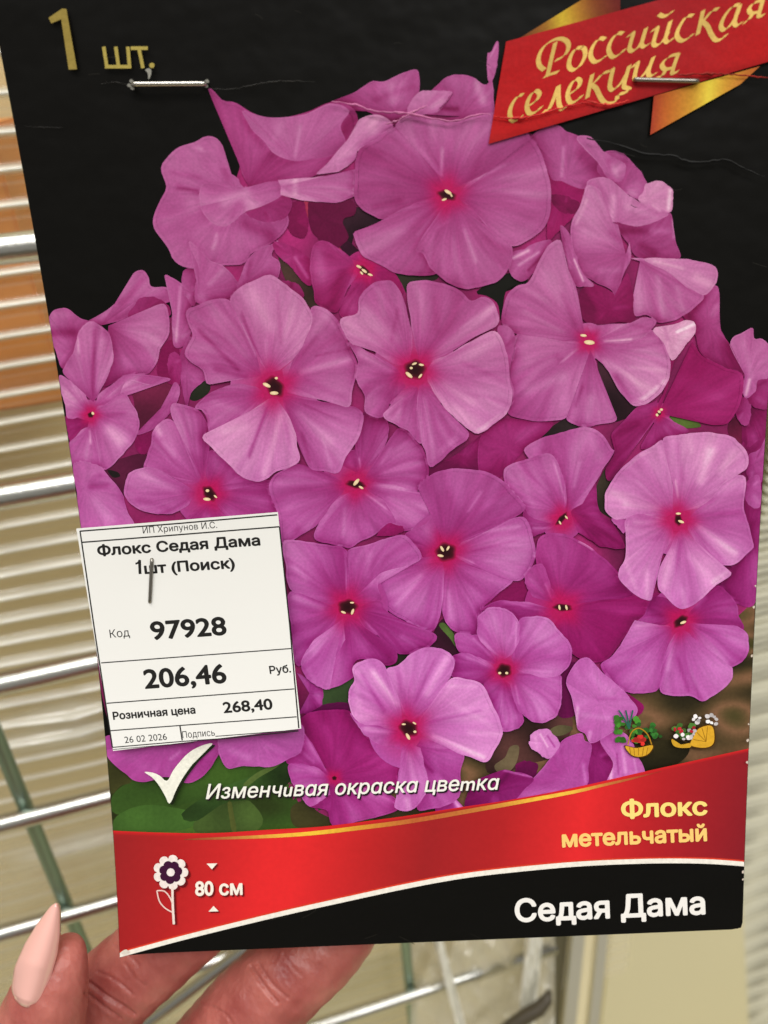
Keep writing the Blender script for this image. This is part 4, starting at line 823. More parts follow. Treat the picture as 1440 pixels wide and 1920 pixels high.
# ------------------------------------------------------------------ typeset lettering
M_type = {}
def typemat(rgb, rough=.42):
    k = (rgb, rough)
    if k not in M_type: M_type[k] = ink('lettering_ink', rgb, rough, .14)
    return M_type[k]
_cap = {}
GZ = [0]
def glyphs(txt, bold, shear, space=1.0):
    cu = bpy.data.curves.new('type', 'FONT'); cu.body = txt; cu.size = 1.0; cu.shear = shear; cu.resolution_u = 4; cu.space_character = space
    cu.fill_mode = 'FRONT'
    o = bpy.data.objects.new('type', cu); col.objects.link(o)
    dg = bpy.context.evaluated_depsgraph_get(); ev = o.evaluated_get(dg); cv = ev.to_curve(dg)
    loops = []
    for sp in cv.splines:
        bp = sp.bezier_points; m = len(bp); pts = []
        if m < 2: continue
        for i in range(m):
            a, b = bp[i], bp[(i + 1) % m]; p0, p1, p2, p3 = a.co, a.handle_right, b.handle_left, b.co
            straight = abs((p1 - p0).cross(p3 - p0).z) < 1e-6 and abs((p2 - p3).cross(p3 - p0).z) < 1e-6
            for t in ((0,) if straight else (0, .2, .4, .6, .8)):
                q = (1 - t) ** 3 * p0 + 3 * (1 - t) ** 2 * t * p1 + 3 * (1 - t) * t * t * p2 + t ** 3 * p3; pts.append((q.x, q.y))
        cl = [pts[0]]
        for q in pts[1:]:
            if abs(q[0] - cl[-1][0]) + abs(q[1] - cl[-1][1]) > 1e-5: cl.append(q)
        if abs(cl[0][0] - cl[-1][0]) + abs(cl[0][1] - cl[-1][1]) < 1e-5: cl.pop()
        if len(cl) > 2: loops.append(np.array(cl))
    ev.to_curve_clear(); bpy.data.objects.remove(o); bpy.data.curves.remove(cu)
    from mathutils.geometry import delaunay_2d_cdt
    pts = []; eds = []
    for l in loops:
        b = len(pts); m = len(l); pts += [Vector((float(x), float(y))) for x, y in l]; eds += [(b + i, b + (i + 1) % m) for i in range(m)]
    vo, _, fo = delaunay_2d_cdt(pts, eds, [], 0, 1e-5)[:3]
    v = np.array([(q.x, q.y) for q in vo]); tri = np.array([tuple(t) for t in fo]); cen = v[tri].mean(1); wn = np.zeros(len(cen), int)
    for l in loops:                                   # non-zero winding rule
        a = l; b = np.roll(l, -1, 0)
        for (xa, ya), (xb, yb) in zip(a, b):
            up_ = (ya <= cen[:, 1]) & (yb > cen[:, 1]); dn_ = (ya > cen[:, 1]) & (yb <= cen[:, 1])
            left = (xb - xa) * (cen[:, 1] - ya) - (cen[:, 0] - xa) * (yb - ya)
            wn += (up_ & (left > 0)).astype(int) - (dn_ & (left < 0)).astype(int)
    f = [tuple(int(q) for q in t) for t in tri[wn != 0]]; z0 = np.zeros(len(v))
    z = z0
    if bold > .005:                                   # heavier weight: several strikes of the same glyphs
        V = [v]; Z = [z]; Fc = list(f); n = len(v)
        for k in range(8):
            a = k * math.pi / 4; V.append(v + bold * np.array([math.cos(a), math.sin(a)])); Z.append(z + (k + 1) * 5e-7); Fc += [tuple(i + n * (k + 1) for i in q) for q in f]
        v = np.concatenate(V); z = np.concatenate(Z); f = Fc
    GZ[0] = z
    return v, f
def lettering(name, txt, p0, p1, cap, rgb, bold=0.0, shear=0.0, H=None, parent=packet, shadow=None, lk=6, space=1.0, capch='П', slant=0.0):
    if (capch, bold) not in _cap:
        v, f = glyphs(capch, bold, 0); _cap[(capch, bold)] = v[:, 1].max()
    v, f = glyphs(txt, bold, shear, space); gz = GZ[0]
    ch = _cap[(capch, bold)]
    x0, x1 = v[:, 0].min(), v[:, 0].max()
    p0 = np.array(p0, float); p1 = np.array(p1, float); d = (p1 - p0) / (x1 - x0); dn = (p1 - p0) / np.linalg.norm(p1 - p0)
    up = np.array([dn[1], -dn[0]]) * cap / ch + dn * slant * cap / ch
    if shadow is not None:
        q = p0 + (v[:, :1] - x0) * d + v[:, 1:2] * up + np.array(shadow[:2])
        h = nextlayer(2) if H is None else H
        pobj(name + '_shadow', S(q[:, 0], q[:, 1], h + gz), f, typemat(shadow[2]), parent, uv=q / 100)
    q = p0 + (v[:, :1] - x0) * d + v[:, 1:2] * up
    h = nextlayer(lk) if H is None else H + (8e-6 if shadow is not None else 0)
    return pobj(name, S(q[:, 0], q[:, 1], h + gz), f, typemat(rgb), parent, uv=q / 100)
LAYER[0] += 12e-6
lettering('variety_lettering', 'Седая Дама', (966, 1728), (1323, 1713), 43, (240, 236, 230), .03)
lettering('species_lettering', 'Флокс', (1165, 1533), (1327, 1527), 33, (250, 222, 128), .036)
lettering('species_lettering', 'метельчатый', (1054, 1588), (1326, 1576), 31, (250, 206, 120), .036)
lettering('slogan_lettering', 'Изменчuвɑя окрɑскɑ цвеmкɑ', (386, 1498), (937, 1480), 28, (244, 242, 232), .012, .22, shadow=(2.5, 3, (36, 24, 30)))
lettering('height_lettering', '80 см', (366, 1679), (455, 1677), 28, (246, 236, 222), .03, shadow=(3, 3, (110, 18, 22)))
def ptri(pts, off=None, rgb=(246, 236, 222)):
    P = np.array([(180 + x / 3, 1340 + y / 3) for x, y in pts])
    if off: P = P + off
    blob('height_arrow' if not off else 'height_arrow_shadow', P, rgb, smooth=False, n=12, nr=4, lk=1.5)
for tr in ([(622, 838), (682, 836), (652, 870)], [(633, 1108), (690, 1106), (661, 1076)]):
    ptri(tr, (2.5, 2.5), (104, 18, 22)); ptri(tr)
# tick mark
ck = [(272, 323), (318, 326), (360, 344), (400, 372), (440, 305), (515, 220), (590, 176), (657, 163), (585, 228), (505, 330), (455, 415), (415, 500), (388, 455), (350, 392), (312, 350)]
LAYER[0] += 8e-6
blob('tick_mark_shadow', [(185 + x / 3, 1343 + y / 3) for x, y in ck], (28, 36, 18), base=(180 + 418 / 3, 1340 + 410 / 3), n=90, nr=10, lk=2)
blob('tick_mark', [(180 + x / 3, 1340 + y / 3) for x, y in ck], (242, 240, 226), base=(180 + 412 / 3, 1340 + 410 / 3), n=90, nr=10, lk=2)
# flower pictogram
cx, cy = 180 + 420 / 3, 1340 + 887 / 3
def scallop(r, k, lobes, n=90, ph=0.0):
    t = np.linspace(0, 2 * math.pi, n + 1)[:-1]
    rr = r * (1 - k + k * np.abs(np.cos((t * lobes + ph) / 2)) ** .55)
    return [(cx + rr[i] * math.cos(t[i]), cy + rr[i] * math.sin(t[i])) for i in range(n)]
blob('pictogram_shadow', [(x + 4, y + 4) for x, y in scallop(33, .22, 9)], (104, 18, 24), n=150, nr=5, lk=2)
stroke('pictogram_shadow', [(327, 1665), (328, 1700), (330, 1734)], 4, (104, 18, 24), 12, lk=2)
blob('pictogram_bloom', scallop(33, .22, 9), (240, 228, 220), n=150, nr=5, lk=2)
blob('pictogram_bloom', scallop(22, .2, 7, ph=1), (62, 20, 52), n=120, nr=5, lk=2)
t = np.linspace(0, 2 * math.pi, 25)[:-1]
blob('pictogram_centre', [(cx + 7.5 * math.cos(q), cy + 7.5 * math.sin(q)) for q in t], (240, 228, 224), nr=4, lk=2)
stroke('pictogram_stem', [(323, 1660), (324, 1698), (326, 1733)], 4.4, (240, 222, 212), 16, lk=2)
stroke('pictogram_leaf', [(294, 1670), (308, 1671), (318, 1682), (323, 1694)], 2.4, (238, 206, 196), 20, lk=1)
stroke('pictogram_leaf', [(294, 1670), (299, 1690), (310, 1703), (324, 1711)], 2.4, (238, 206, 196), 20, lk=1)

# baskets of produce printed over the picture (the figure that carries them is left out)
def kb(pts): return [(960 + x / 3, 1200 + y / 3) for x, y in pts]
def dots(name, c, n, spread, r, rgb, seed):
    q = random.Random(seed)
    for _ in range(n):
        x = c[0] + q.uniform(-1, 1) * spread[0]; y = c[1] + q.uniform(-1, 1) * spread[1]; rr = r * q.uniform(.7, 1.25)
        k = q.uniform(.75, 1.2)
        blob(name, [(x + rr * math.cos(a) * q.uniform(.75, 1.2), y + rr * .85 * math.sin(a) * q.uniform(.8, 1.2)) for a in np.linspace(0, 6.28, 9)[:-1]], [min(255, v * k) for v in rgb], n=16, nr=3, lk=.8)
dots('printed_leaf', (1176, 1370), 26, (21, 24), 5.5, (66, 128, 44), 1)
dots('printed_leaf', (1218, 1370), 18, (22, 12), 5, (48, 104, 42), 2)
for x in (600, 640, 680): stroke('printed_leaf', kb([(660, 500), ((x + 660) / 2, 440), (x, 395)]), 3, (44, 100, 84), 10)
blob('printed_basket', kb([(632, 592), (700, 604), (796, 588), (780, 636), (735, 660), (685, 658), (650, 630)]), (78, 48, 12), n=40, nr=4)
blob('printed_basket', kb([(638, 596), (700, 608), (790, 592), (774, 634), (733, 655), (687, 653), (654, 628)]), (216, 164, 44), n=40, nr=4)
for x in (660, 685, 712, 740, 765): stroke('basket_rib', kb([(x, 604), (x * .8 + 142, 648)]) if False else kb([(x, 604), (x * .9 + 71, 626), (x * .8 + 142, 650)]), 1.1, (150, 104, 22), 8)
dots('printed_tomato', (1195, 1388), 10, (13, 7), 4.6, (198, 48, 42), 3)
stroke('basket_handle', kb([(652, 590), (672, 520), (715, 496), (762, 530), (786, 588)]), 2.2, (176, 128, 34), 20)
dots('printed_leaf', (1282, 1372), 16, (18, 14), 5, (70, 112, 48), 4)
blob('printed_basket', kb([(1000, 596), (1012, 550), (1050, 492), (1124, 476), (1144, 530), (1136, 590), (1080, 612)]), (78, 48, 12), n=40, nr=4)
blob('printed_basket', kb([(1006, 592), (1017, 552), (1052, 498), (1120, 482), (1138, 530), (1130, 586), (1080, 606)]), (220, 166, 46), n=40, nr=4)
for a in ((1020, 560), (1040, 520), (1068, 494), (1100, 486)): stroke('basket_rib', kb([a, ((a[0] + 1092) / 2, (a[1] + 572) / 2), (1092, 572)]), 1.2, (150, 104, 22), 8)
dots('printed_daisy', (1322, 1348), 14, (22, 10), 3.8, (222, 216, 216), 5)
dots('printed_daisy', (1284, 1378), 12, (20, 9), 3.6, (214, 206, 206), 6)
dots('printed_berry', (1280, 1376), 8, (22, 13), 3.2, (176, 36, 50), 7)
blob('printed_basket', kb([(900, 556), (950, 590), (1000, 580), (1004, 604), (940, 606), (905, 590)]), (206, 158, 44), n=30, nr=3)

# ------------------------------------------------------------------ creases and scuffs in the card near the staples
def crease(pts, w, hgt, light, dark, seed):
    """a pinched ridge in the board: real height, lit upper and shaded lower flank painted in"""
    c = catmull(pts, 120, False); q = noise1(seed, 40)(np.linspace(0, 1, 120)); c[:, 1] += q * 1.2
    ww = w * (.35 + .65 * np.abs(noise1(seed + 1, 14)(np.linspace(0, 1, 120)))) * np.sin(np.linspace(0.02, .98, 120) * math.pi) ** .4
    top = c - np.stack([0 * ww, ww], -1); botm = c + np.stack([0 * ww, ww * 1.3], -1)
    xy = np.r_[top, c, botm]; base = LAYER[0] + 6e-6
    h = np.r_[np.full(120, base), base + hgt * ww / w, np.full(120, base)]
    cl = np.concatenate([light(c) , light(c), dark(c)])  # light and shade of the flanks put into the colours
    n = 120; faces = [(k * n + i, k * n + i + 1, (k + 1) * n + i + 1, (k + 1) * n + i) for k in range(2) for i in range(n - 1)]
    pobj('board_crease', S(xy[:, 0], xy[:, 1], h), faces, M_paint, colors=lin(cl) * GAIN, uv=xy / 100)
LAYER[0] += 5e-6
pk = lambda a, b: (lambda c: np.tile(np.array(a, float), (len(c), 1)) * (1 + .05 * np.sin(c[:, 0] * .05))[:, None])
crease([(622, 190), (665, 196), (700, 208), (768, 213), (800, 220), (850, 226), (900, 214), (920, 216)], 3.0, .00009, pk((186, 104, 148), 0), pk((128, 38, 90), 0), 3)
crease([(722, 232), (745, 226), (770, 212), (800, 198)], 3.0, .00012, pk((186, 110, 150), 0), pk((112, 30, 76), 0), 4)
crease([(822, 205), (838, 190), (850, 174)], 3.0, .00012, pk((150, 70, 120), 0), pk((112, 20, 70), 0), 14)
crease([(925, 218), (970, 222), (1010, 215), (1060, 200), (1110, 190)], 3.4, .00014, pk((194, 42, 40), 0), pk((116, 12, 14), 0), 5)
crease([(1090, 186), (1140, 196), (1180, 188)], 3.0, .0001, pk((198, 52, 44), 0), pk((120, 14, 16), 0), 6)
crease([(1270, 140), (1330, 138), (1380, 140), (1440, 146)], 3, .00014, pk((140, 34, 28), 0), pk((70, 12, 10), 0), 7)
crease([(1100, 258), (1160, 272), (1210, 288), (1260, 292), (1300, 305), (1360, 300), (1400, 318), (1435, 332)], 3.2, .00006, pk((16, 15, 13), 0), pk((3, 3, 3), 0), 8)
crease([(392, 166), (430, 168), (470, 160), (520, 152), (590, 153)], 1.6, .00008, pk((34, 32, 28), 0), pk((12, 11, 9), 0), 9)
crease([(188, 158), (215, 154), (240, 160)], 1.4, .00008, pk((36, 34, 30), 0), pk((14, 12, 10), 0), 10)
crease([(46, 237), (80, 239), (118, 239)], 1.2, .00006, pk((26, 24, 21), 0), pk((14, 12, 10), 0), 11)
blob('scuff', [(272, 131), (280, 128), (284, 134), (281, 146), (278, 148), (277, 137)], (150, 148, 138), n=20, nr=3)
q = random.Random(21)
for i in range(16):                                        # hair scuffs in the varnish of the black areas
    x, y = (q.uniform(60, 900), q.uniform(10, 150)) if i < 6 else (q.uniform(1150, 1420), q.uniform(260, 520)) if i < 11 else (q.uniform(420, 900), q.uniform(1715, 1775))
    a = q.uniform(-.6, .6); l = q.uniform(8, 34)
    stroke('hair_scuff', [(x, y), (x + l / 2 * math.cos(a), y + l / 2 * math.sin(a) + q.uniform(-2, 2)), (x + l * math.cos(a), y + l * math.sin(a))], q.uniform(.5, 1.0), (38, 36, 31), 8, lk=.2)
q = random.Random(3)
for i in range(8):                                        # white nicks along the worn edges
    y = q.uniform(900, 1735); right = True; q.random()
    x = (float(Rx(y)) - q.uniform(.8, 3)) if right else float(Lx(y)) + q.uniform(.3, 1.2)
    r1 = q.uniform(.8, 2.4); blob('edge_nick', [(x + r1 * math.cos(a) * q.uniform(.5, 1.4), y + r1 * 1.4 * math.sin(a) * q.uniform(.5, 1.3)) for a in np.linspace(0, 6.28, 7)[:-1]], (212, 196, 182), n=12, nr=3, lk=.3)
blob('edge_nick', [(226, 1786), (236, 1780), (241, 1785), (232, 1789)], (222, 214, 200), n=12, nr=3)

# ------------------------------------------------------------------ price tag
CARD_TOP = LAYER[0]
TL, TR, BR, BL = (np.array(q, float) for q in ((143, 991), (521, 960), (565, 1366), (212, 1408)))
tagroot = empty('price_tag', S(np.array(388.), np.array(1387.), CARD_TOP)); TG = np.array(tagroot.location)
tag(tagroot, 'white paper price tag with black print, stapled over the left of the packet', 'price tag')
def tq(u, v): return (TL * (1 - u)[:, None] + TR * u[:, None]) * (1 - v)[:, None] + (BL * (1 - u)[:, None] + BR * u[:, None]) * v[:, None]
def taguv(px, py):                                # invert the bilinear patch
    u = np.full(len(px), .5); v = np.full(len(px), .5); P = np.stack([px, py], -1)
    for _ in range(12):
        f = tq(u, v) - P; du = (TR - TL) * (1 - v)[:, None] + (BR - BL) * v[:, None]; dv = (BL - TL) * (1 - u)[:, None] + (BR - TR) * u[:, None]
        det = du[:, 0] * dv[:, 1] - du[:, 1] * dv[:, 0]
        u = u - (f[:, 0] * dv[:, 1] - f[:, 1] * dv[:, 0]) / det; v = v - (du[:, 0] * f[:, 1] - du[:, 1] * f[:, 0]) / det
    return u, v
def tagh(u, v):                                   # the paper hugs the staple and lifts at its edges
    d = np.sqrt(((u - .33) * 1.0) ** 2 + ((v - .25) * 1.1) ** 2)
    return CARD_TOP + .00016 + .0019 * d ** 2 + .0001 * np.sin(u * 5 + v * 3) - .00010 * np.exp(-(d / .12) ** 2)
M_paper = principled('tag_paper', (236, 235, 230), .75, 0, .2); add_bump(M_paper, 900, .12, .0001)
def tobj(name, V, f, m, parent=tagroot, **k): return mesh_obj(name, np.asarray(V) - TG, f, m, parent, **k)
def tagsheet(name, extra, dh, su=(0, 1), sv=(0, 1)):
    nu, nv = 40, 40
    u, v = np.meshgrid(np.linspace(*su, nu), np.linspace(*sv, nv)); u = u.ravel(); v = v.ravel()
    xy = tq(u, v) + extra; h = tagh(u, v) + dh
    a = S(xy[:, 0], xy[:, 1], h); b = S(xy[:, 0], xy[:, 1], h - .00009); n = nu * nv
    fc = []
    for j in range(nv - 1):
        for i in range(nu - 1):
            o = j * nu + i; fc += [(o, o + 1, o + nu + 1, o + nu), (n + o, n + o + nu, n + o + nu + 1, n + o + 1)]
    rim = [i for i in range(nu)] + [j * nu + nu - 1 for j in range(1, nv)] + [(nv - 1) * nu + i for i in range(nu - 2, -1, -1)] + [j * nu for j in range(nv - 2, 0, -1)]
    fc += [(p, p + n, r, r + n)[:2] + (r + n, r) for p, r in zip(rim, rim[1:] + rim[:1])]
    return tobj(name, np.r_[a, b], fc, M_paper, smooth=False)
tagsheet('paper_sheet', np.array([0., 0.]), 0.0)
M_tink = principled('toner', (26, 25, 23), .6, 0, .3)
def tline(pts, w, name='ruled_line'):
    n = 40; c = polyline(np.array([(130 + x / 3, 940 + y / 3) for x, y in pts]), n); n = len(c)
    d = np.gradient(c, axis=0); d /= np.linalg.norm(d, axis=1, keepdims=True); nr = np.stack([-d[:, 1], d[:, 0]], -1) * w * .68
    xy = np.r_[c + nr, c - nr]; u, v = taguv(xy[:, 0], xy[:, 1])
    tobj(name, S(xy[:, 0], xy[:, 1], tagh(u, v) + 12e-6), [(i, i + 1, n + i + 1, n + i) for i in range(n - 1)], M_tink)
for pts, w in (([(60, 168), (620, 124), (1170, 76)], 1.9), ([(60, 166), (150, 780), (242, 1383)], 1.9), ([(70, 231), (1180, 143)], 1.9), ([(1182, 142), (1240, 700), (1291, 1276)], 1.9),
               ([(178, 909), (1247, 828)], 1.5), ([(210, 1136), (1266, 1055)], 1.5), ([(232, 1290), (1279, 1212)], 1.5), ([(622, 1263), (635, 1345)], 1.9),
               ([(242, 1384), (640, 1350), (900, 1332), (1290, 1292)], 1.4), ([(822, 1322), (1286, 1286)], 1.2), ([(245, 1396), (700, 1356)], .9)):
    tline(pts, w)
_capt = {}
def tagtext(name, txt, p0, p1, cap, bold):
    if bold not in _capt:
        v, f = glyphs('П', bold, 0); _capt[bold] = v[:, 1].max()
    v, f = glyphs(txt, bold, 0, 1.0); gz = GZ[0]; x0, x1 = v[:, 0].min(), v[:, 0].max()
    p0 = np.array((130 + p0[0] / 3, 940 + p0[1] / 3)); p1 = np.array((130 + p1[0] / 3, 940 + p1[1] / 3))
    d = (p1 - p0) / (x1 - x0); dn = (p1 - p0) / np.linalg.norm(p1 - p0); up = np.array([dn[1] - dn[0] * .06, -dn[0]]) * (cap / 3) / _capt[bold]
    q = p0 + (v[:, :1] - x0) * d + v[:, 1:2] * up; u, w = taguv(q[:, 0], q[:, 1])
    tobj(name, S(q[:, 0], q[:, 1], tagh(u, w) + 22e-6 + gz), f, M_tink)
tagtext('seller_lettering', 'ИП Хрипунов И.С.', (415, 181), (832, 149), 36, -.004)
tagtext('product_lettering', 'Флокс Седая Дама', (160, 306), (1076, 246), 60, .034)
tline([(372, 352), (386, 346), (397, 330)], 2.6, 'product_numeral'); tline([(395, 330), (396, 370), (398, 409)], 4.0, 'product_numeral')
tagtext('product_lettering', 'шт (Поиск)', (424, 407), (933, 374), 60, .034)
tagtext('code_lettering', 'Код', (230, 768), (341, 759), 46, .0)
tagtext('code_number', '97928', (462, 778), (888, 748), 107, .026)
tagtext('price_number', '206,46', (425, 1052), (888, 1018), 112, .026)
tagtext('currency_lettering', 'Руб.', (1128, 970), (1248, 961), 44, .024)
tagtext('retail_price_lettering', 'Розничная цена', (247, 1228), (711, 1192), 44, .034)
tagtext('retail_price_number', '268,40', (868, 1190), (1146, 1168), 64, .026)
tagtext('date_number', '26 02 2026', (313, 1360), (550, 1341), 38, .002)
tagtext('signature_lettering', 'Подпись', (638, 1332), (820, 1318), 38, .0)

# ------------------------------------------------------------------ staples
M_steel = principled('staple_steel', (196, 192, 184), .22, 1.0)
M_steel2 = principled('dull_staple_steel', (150, 146, 138), .35, 1.0)
def tube(path, r, n=10, caps=True):
    P = np.asarray(path, float); V = []; d = np.gradient(P, axis=0); d /= np.linalg.norm(d, axis=1, keepdims=True) + 1e-12
    ref = np.array([0, 0, 1.]) if abs(d[0][2]) < .9 else np.array([1., 0, 0])
    a = np.cross(d[0], ref); a /= np.linalg.norm(a)
    rr = np.broadcast_to(r, (len(P),))
    for i in range(len(P)):
        a = a - d[i] * a.dot(d[i]); a /= np.linalg.norm(a); b = np.cross(d[i], a)
        for k in range(n):
            t = 2 * math.pi * k / n; V.append(P[i] + (a * math.cos(t) + b * math.sin(t)) * rr[i])
    Fc = [(i * n + k, i * n + (k + 1) % n, (i + 1) * n + (k + 1) % n, (i + 1) * n + k) for i in range(len(P) - 1) for k in range(n)]
    if caps: Fc += [tuple(range(n - 1, -1, -1)), tuple((len(P) - 1) * n + k for k in range(n))]
    return V, Fc
def staple(x0, y0, x1, y1, r, lift, mat, base_h, fn, name='staple', r2=None):
    n = 26; t = np.linspace(0, 1, n); x = x0 + (x1 - x0) * t; y = y0 + (y1 - y0) * t
    e = np.minimum(t, 1 - t); h = base_h + r * .75 + lift * np.clip(e / .05, 0, 1) ** .5 - .0014 * np.clip(1 - e / .035, 0, 1) ** 2
    V, Fc = tube(S(x, y, h), r); return fn(name, V, Fc, mat, smooth=True)
staple(245, 158, 389, 157, .00038, .00012, M_steel, CARD_TOP, pobj)
staple(1188, 149, 1311, 152, .00034, -.00008, M_steel2, CARD_TOP, pobj)
# curled torn board lips where the left staple bites
for (x, y) in ((246, 152), (248, 165), (242, 160), (388, 152), (386, 161)):
    blob('torn_lip', [(x - 4, y), (x - 1, y - 3.5), (x + 3, y - 2), (x + 4, y + 2), (x, y + 3.5)], (132, 130, 122), n=14, nr=3, h=CARD_TOP + .0002)
staple(285, 1046, 281, 1131, .00033, .00005, M_steel2, CARD_TOP + .0001, tobj)

# ------------------------------------------------------------------ hand
def cp(px, py, d): return ray(px, py) * d        # camera-space point
def cloft(path, n=22):
    """path: (px, py, depth, radius mm, depth squash); closed blob of elliptical sections, camera space"""
    pts = [cp(p[0], p[1], p[2]) for p in path]; pts = np.array(pts); rad = np.array([p[3] for p in path]) * .001; sq = np.array([p[4] if len(p) > 4 else .92 for p in path])
    m = len(pts); tt = np.linspace(0, m - 1, m * 7)
    def cr(A):
        out = []
        for q in tt:
            i = min(int(q), m - 2); f = q - i; a, b, c, d = A[max(i - 1, 0)], A[i], A[i + 1], A[min(i + 2, m - 1)]
            out.append(.5 * (2 * b + (c - a) * f + (2 * a - 5 * b + 4 * c - d) * f * f + (3 * b - a - 3 * c + d) * f ** 3))
        return np.array(out)
    C = cr(pts); Rr = np.maximum(cr(rad), .0004); Q = cr(sq); D = np.gradient(C, axis=0); D /= np.linalg.norm(D, axis=1, keepdims=True)
    V = []
    for i in range(len(C)):
        f = np.array([0, 1., 0]); f = f - D[i] * f.dot(D[i]); f /= np.linalg.norm(f); s = np.cross(D[i], f)
        for k in range(n):
            t = 2 * math.pi * k / n; V.append(C[i] + s * math.cos(t) * Rr[i] + f * math.sin(t) * Rr[i] * Q[i])
    Fc = [(i * n + k, i * n + (k + 1) % n, (i + 1) * n + (k + 1) % n, (i + 1) * n + k) for i in range(len(C) - 1) for k in range(n)]
    Fc += [tuple(range(n - 1, -1, -1)), tuple((len(C) - 1) * n + k for k in range(n))]
    return V, Fc
M_skin = principled('skin', (214, 138, 120), .42, 0, .45)
def skinmat():
    nt = M_skin.node_tree; N = nt.nodes; L = nt.links; p = N['Principled BSDF']
    p.inputs['Subsurface Weight'].default_value = .25; p.inputs['Subsurface Radius'].default_value = (1.0, .35, .2); p.inputs['Subsurface Scale'].default_value = .004
    tc = N.new('ShaderNodeTexCoord')
    nz = N.new('ShaderNodeTexNoise'); nz.inputs['Scale'].default_value = 90; nz.inputs['Detail'].default_value = 6
    L.new(tc.outputs['Object'], nz.inputs['Vector'])
    cr = N.new('ShaderNodeValToRGB'); cr.color_ramp.elements[0].position = .3; cr.color_ramp.elements[0].color = (*lin((144, 64, 60)), 1)
    cr.color_ramp.elements[1].position = .72; cr.color_ramp.elements[1].color = (*lin((192, 114, 102)), 1)
    L.new(nz.outputs['Fac'], cr.inputs[0]); L.new(cr.outputs[0], p.inputs['Base Color'])
    n2 = N.new('ShaderNodeTexNoise'); n2.inputs['Scale'].default_value = 500; n2.inputs['Detail'].default_value = 4
    mp = N.new('ShaderNodeMapping'); mp.inputs['Scale'].default_value = (1, 1, .4); mp.inputs['Rotation'].default_value = (0, .8, 0)
    L.new(tc.outputs['Object'], mp.inputs[0])
    wv = N.new('ShaderNodeTexVoronoi'); wv.inputs['Scale'].default_value = 900
    L.new(mp.outputs[0], wv.inputs['Vector']); L.new(mp.outputs[0], n2.inputs['Vector'])
    ad = N.new('ShaderNodeMath'); ad.operation = 'MULTIPLY_ADD'; ad.inputs[1].default_value = .5
    L.new(wv.outputs['Distance'], ad.inputs[0]); L.new(n2.outputs['Fac'], ad.inputs[2])
    b = N.new('ShaderNodeBump'); b.inputs['Strength'].default_value = .55; b.inputs['Distance'].default_value = .0004
    L.new(ad.outputs[0], b.inputs['Height']); L.new(b.outputs[0], p.inputs['Normal'])
skinmat()
CREASES = [  # flexion creases on the finger pads: polyline px, width px, depth mm
 ([(470, 1812), (492, 1846), (520, 1880)], 3.0, .55), ([(484, 1806), (508, 1842), (540, 1872)], 2.5, .35), ([(532, 1790), (548, 1812), (566, 1830)], 2.2, .22),
 ([(166, 1842), (200, 1868), (252, 1902)], 3.2, .6), ([(160, 1862), (190, 1884), (226, 1910)], 2.6, .45), ([(234, 1806), (252, 1832), (272, 1848)], 2.2, .25),
 ([(182, 1822), (215, 1836), (250, 1866)], 2.2, .3), ([(380, 1880), (420, 1900), (440, 1925)], 2.4, .3), ([(214, 1774), (240, 1790), (262, 1812)], 2.0, .2), ([(600, 1806), (618, 1830), (628, 1850)], 2, .15)]
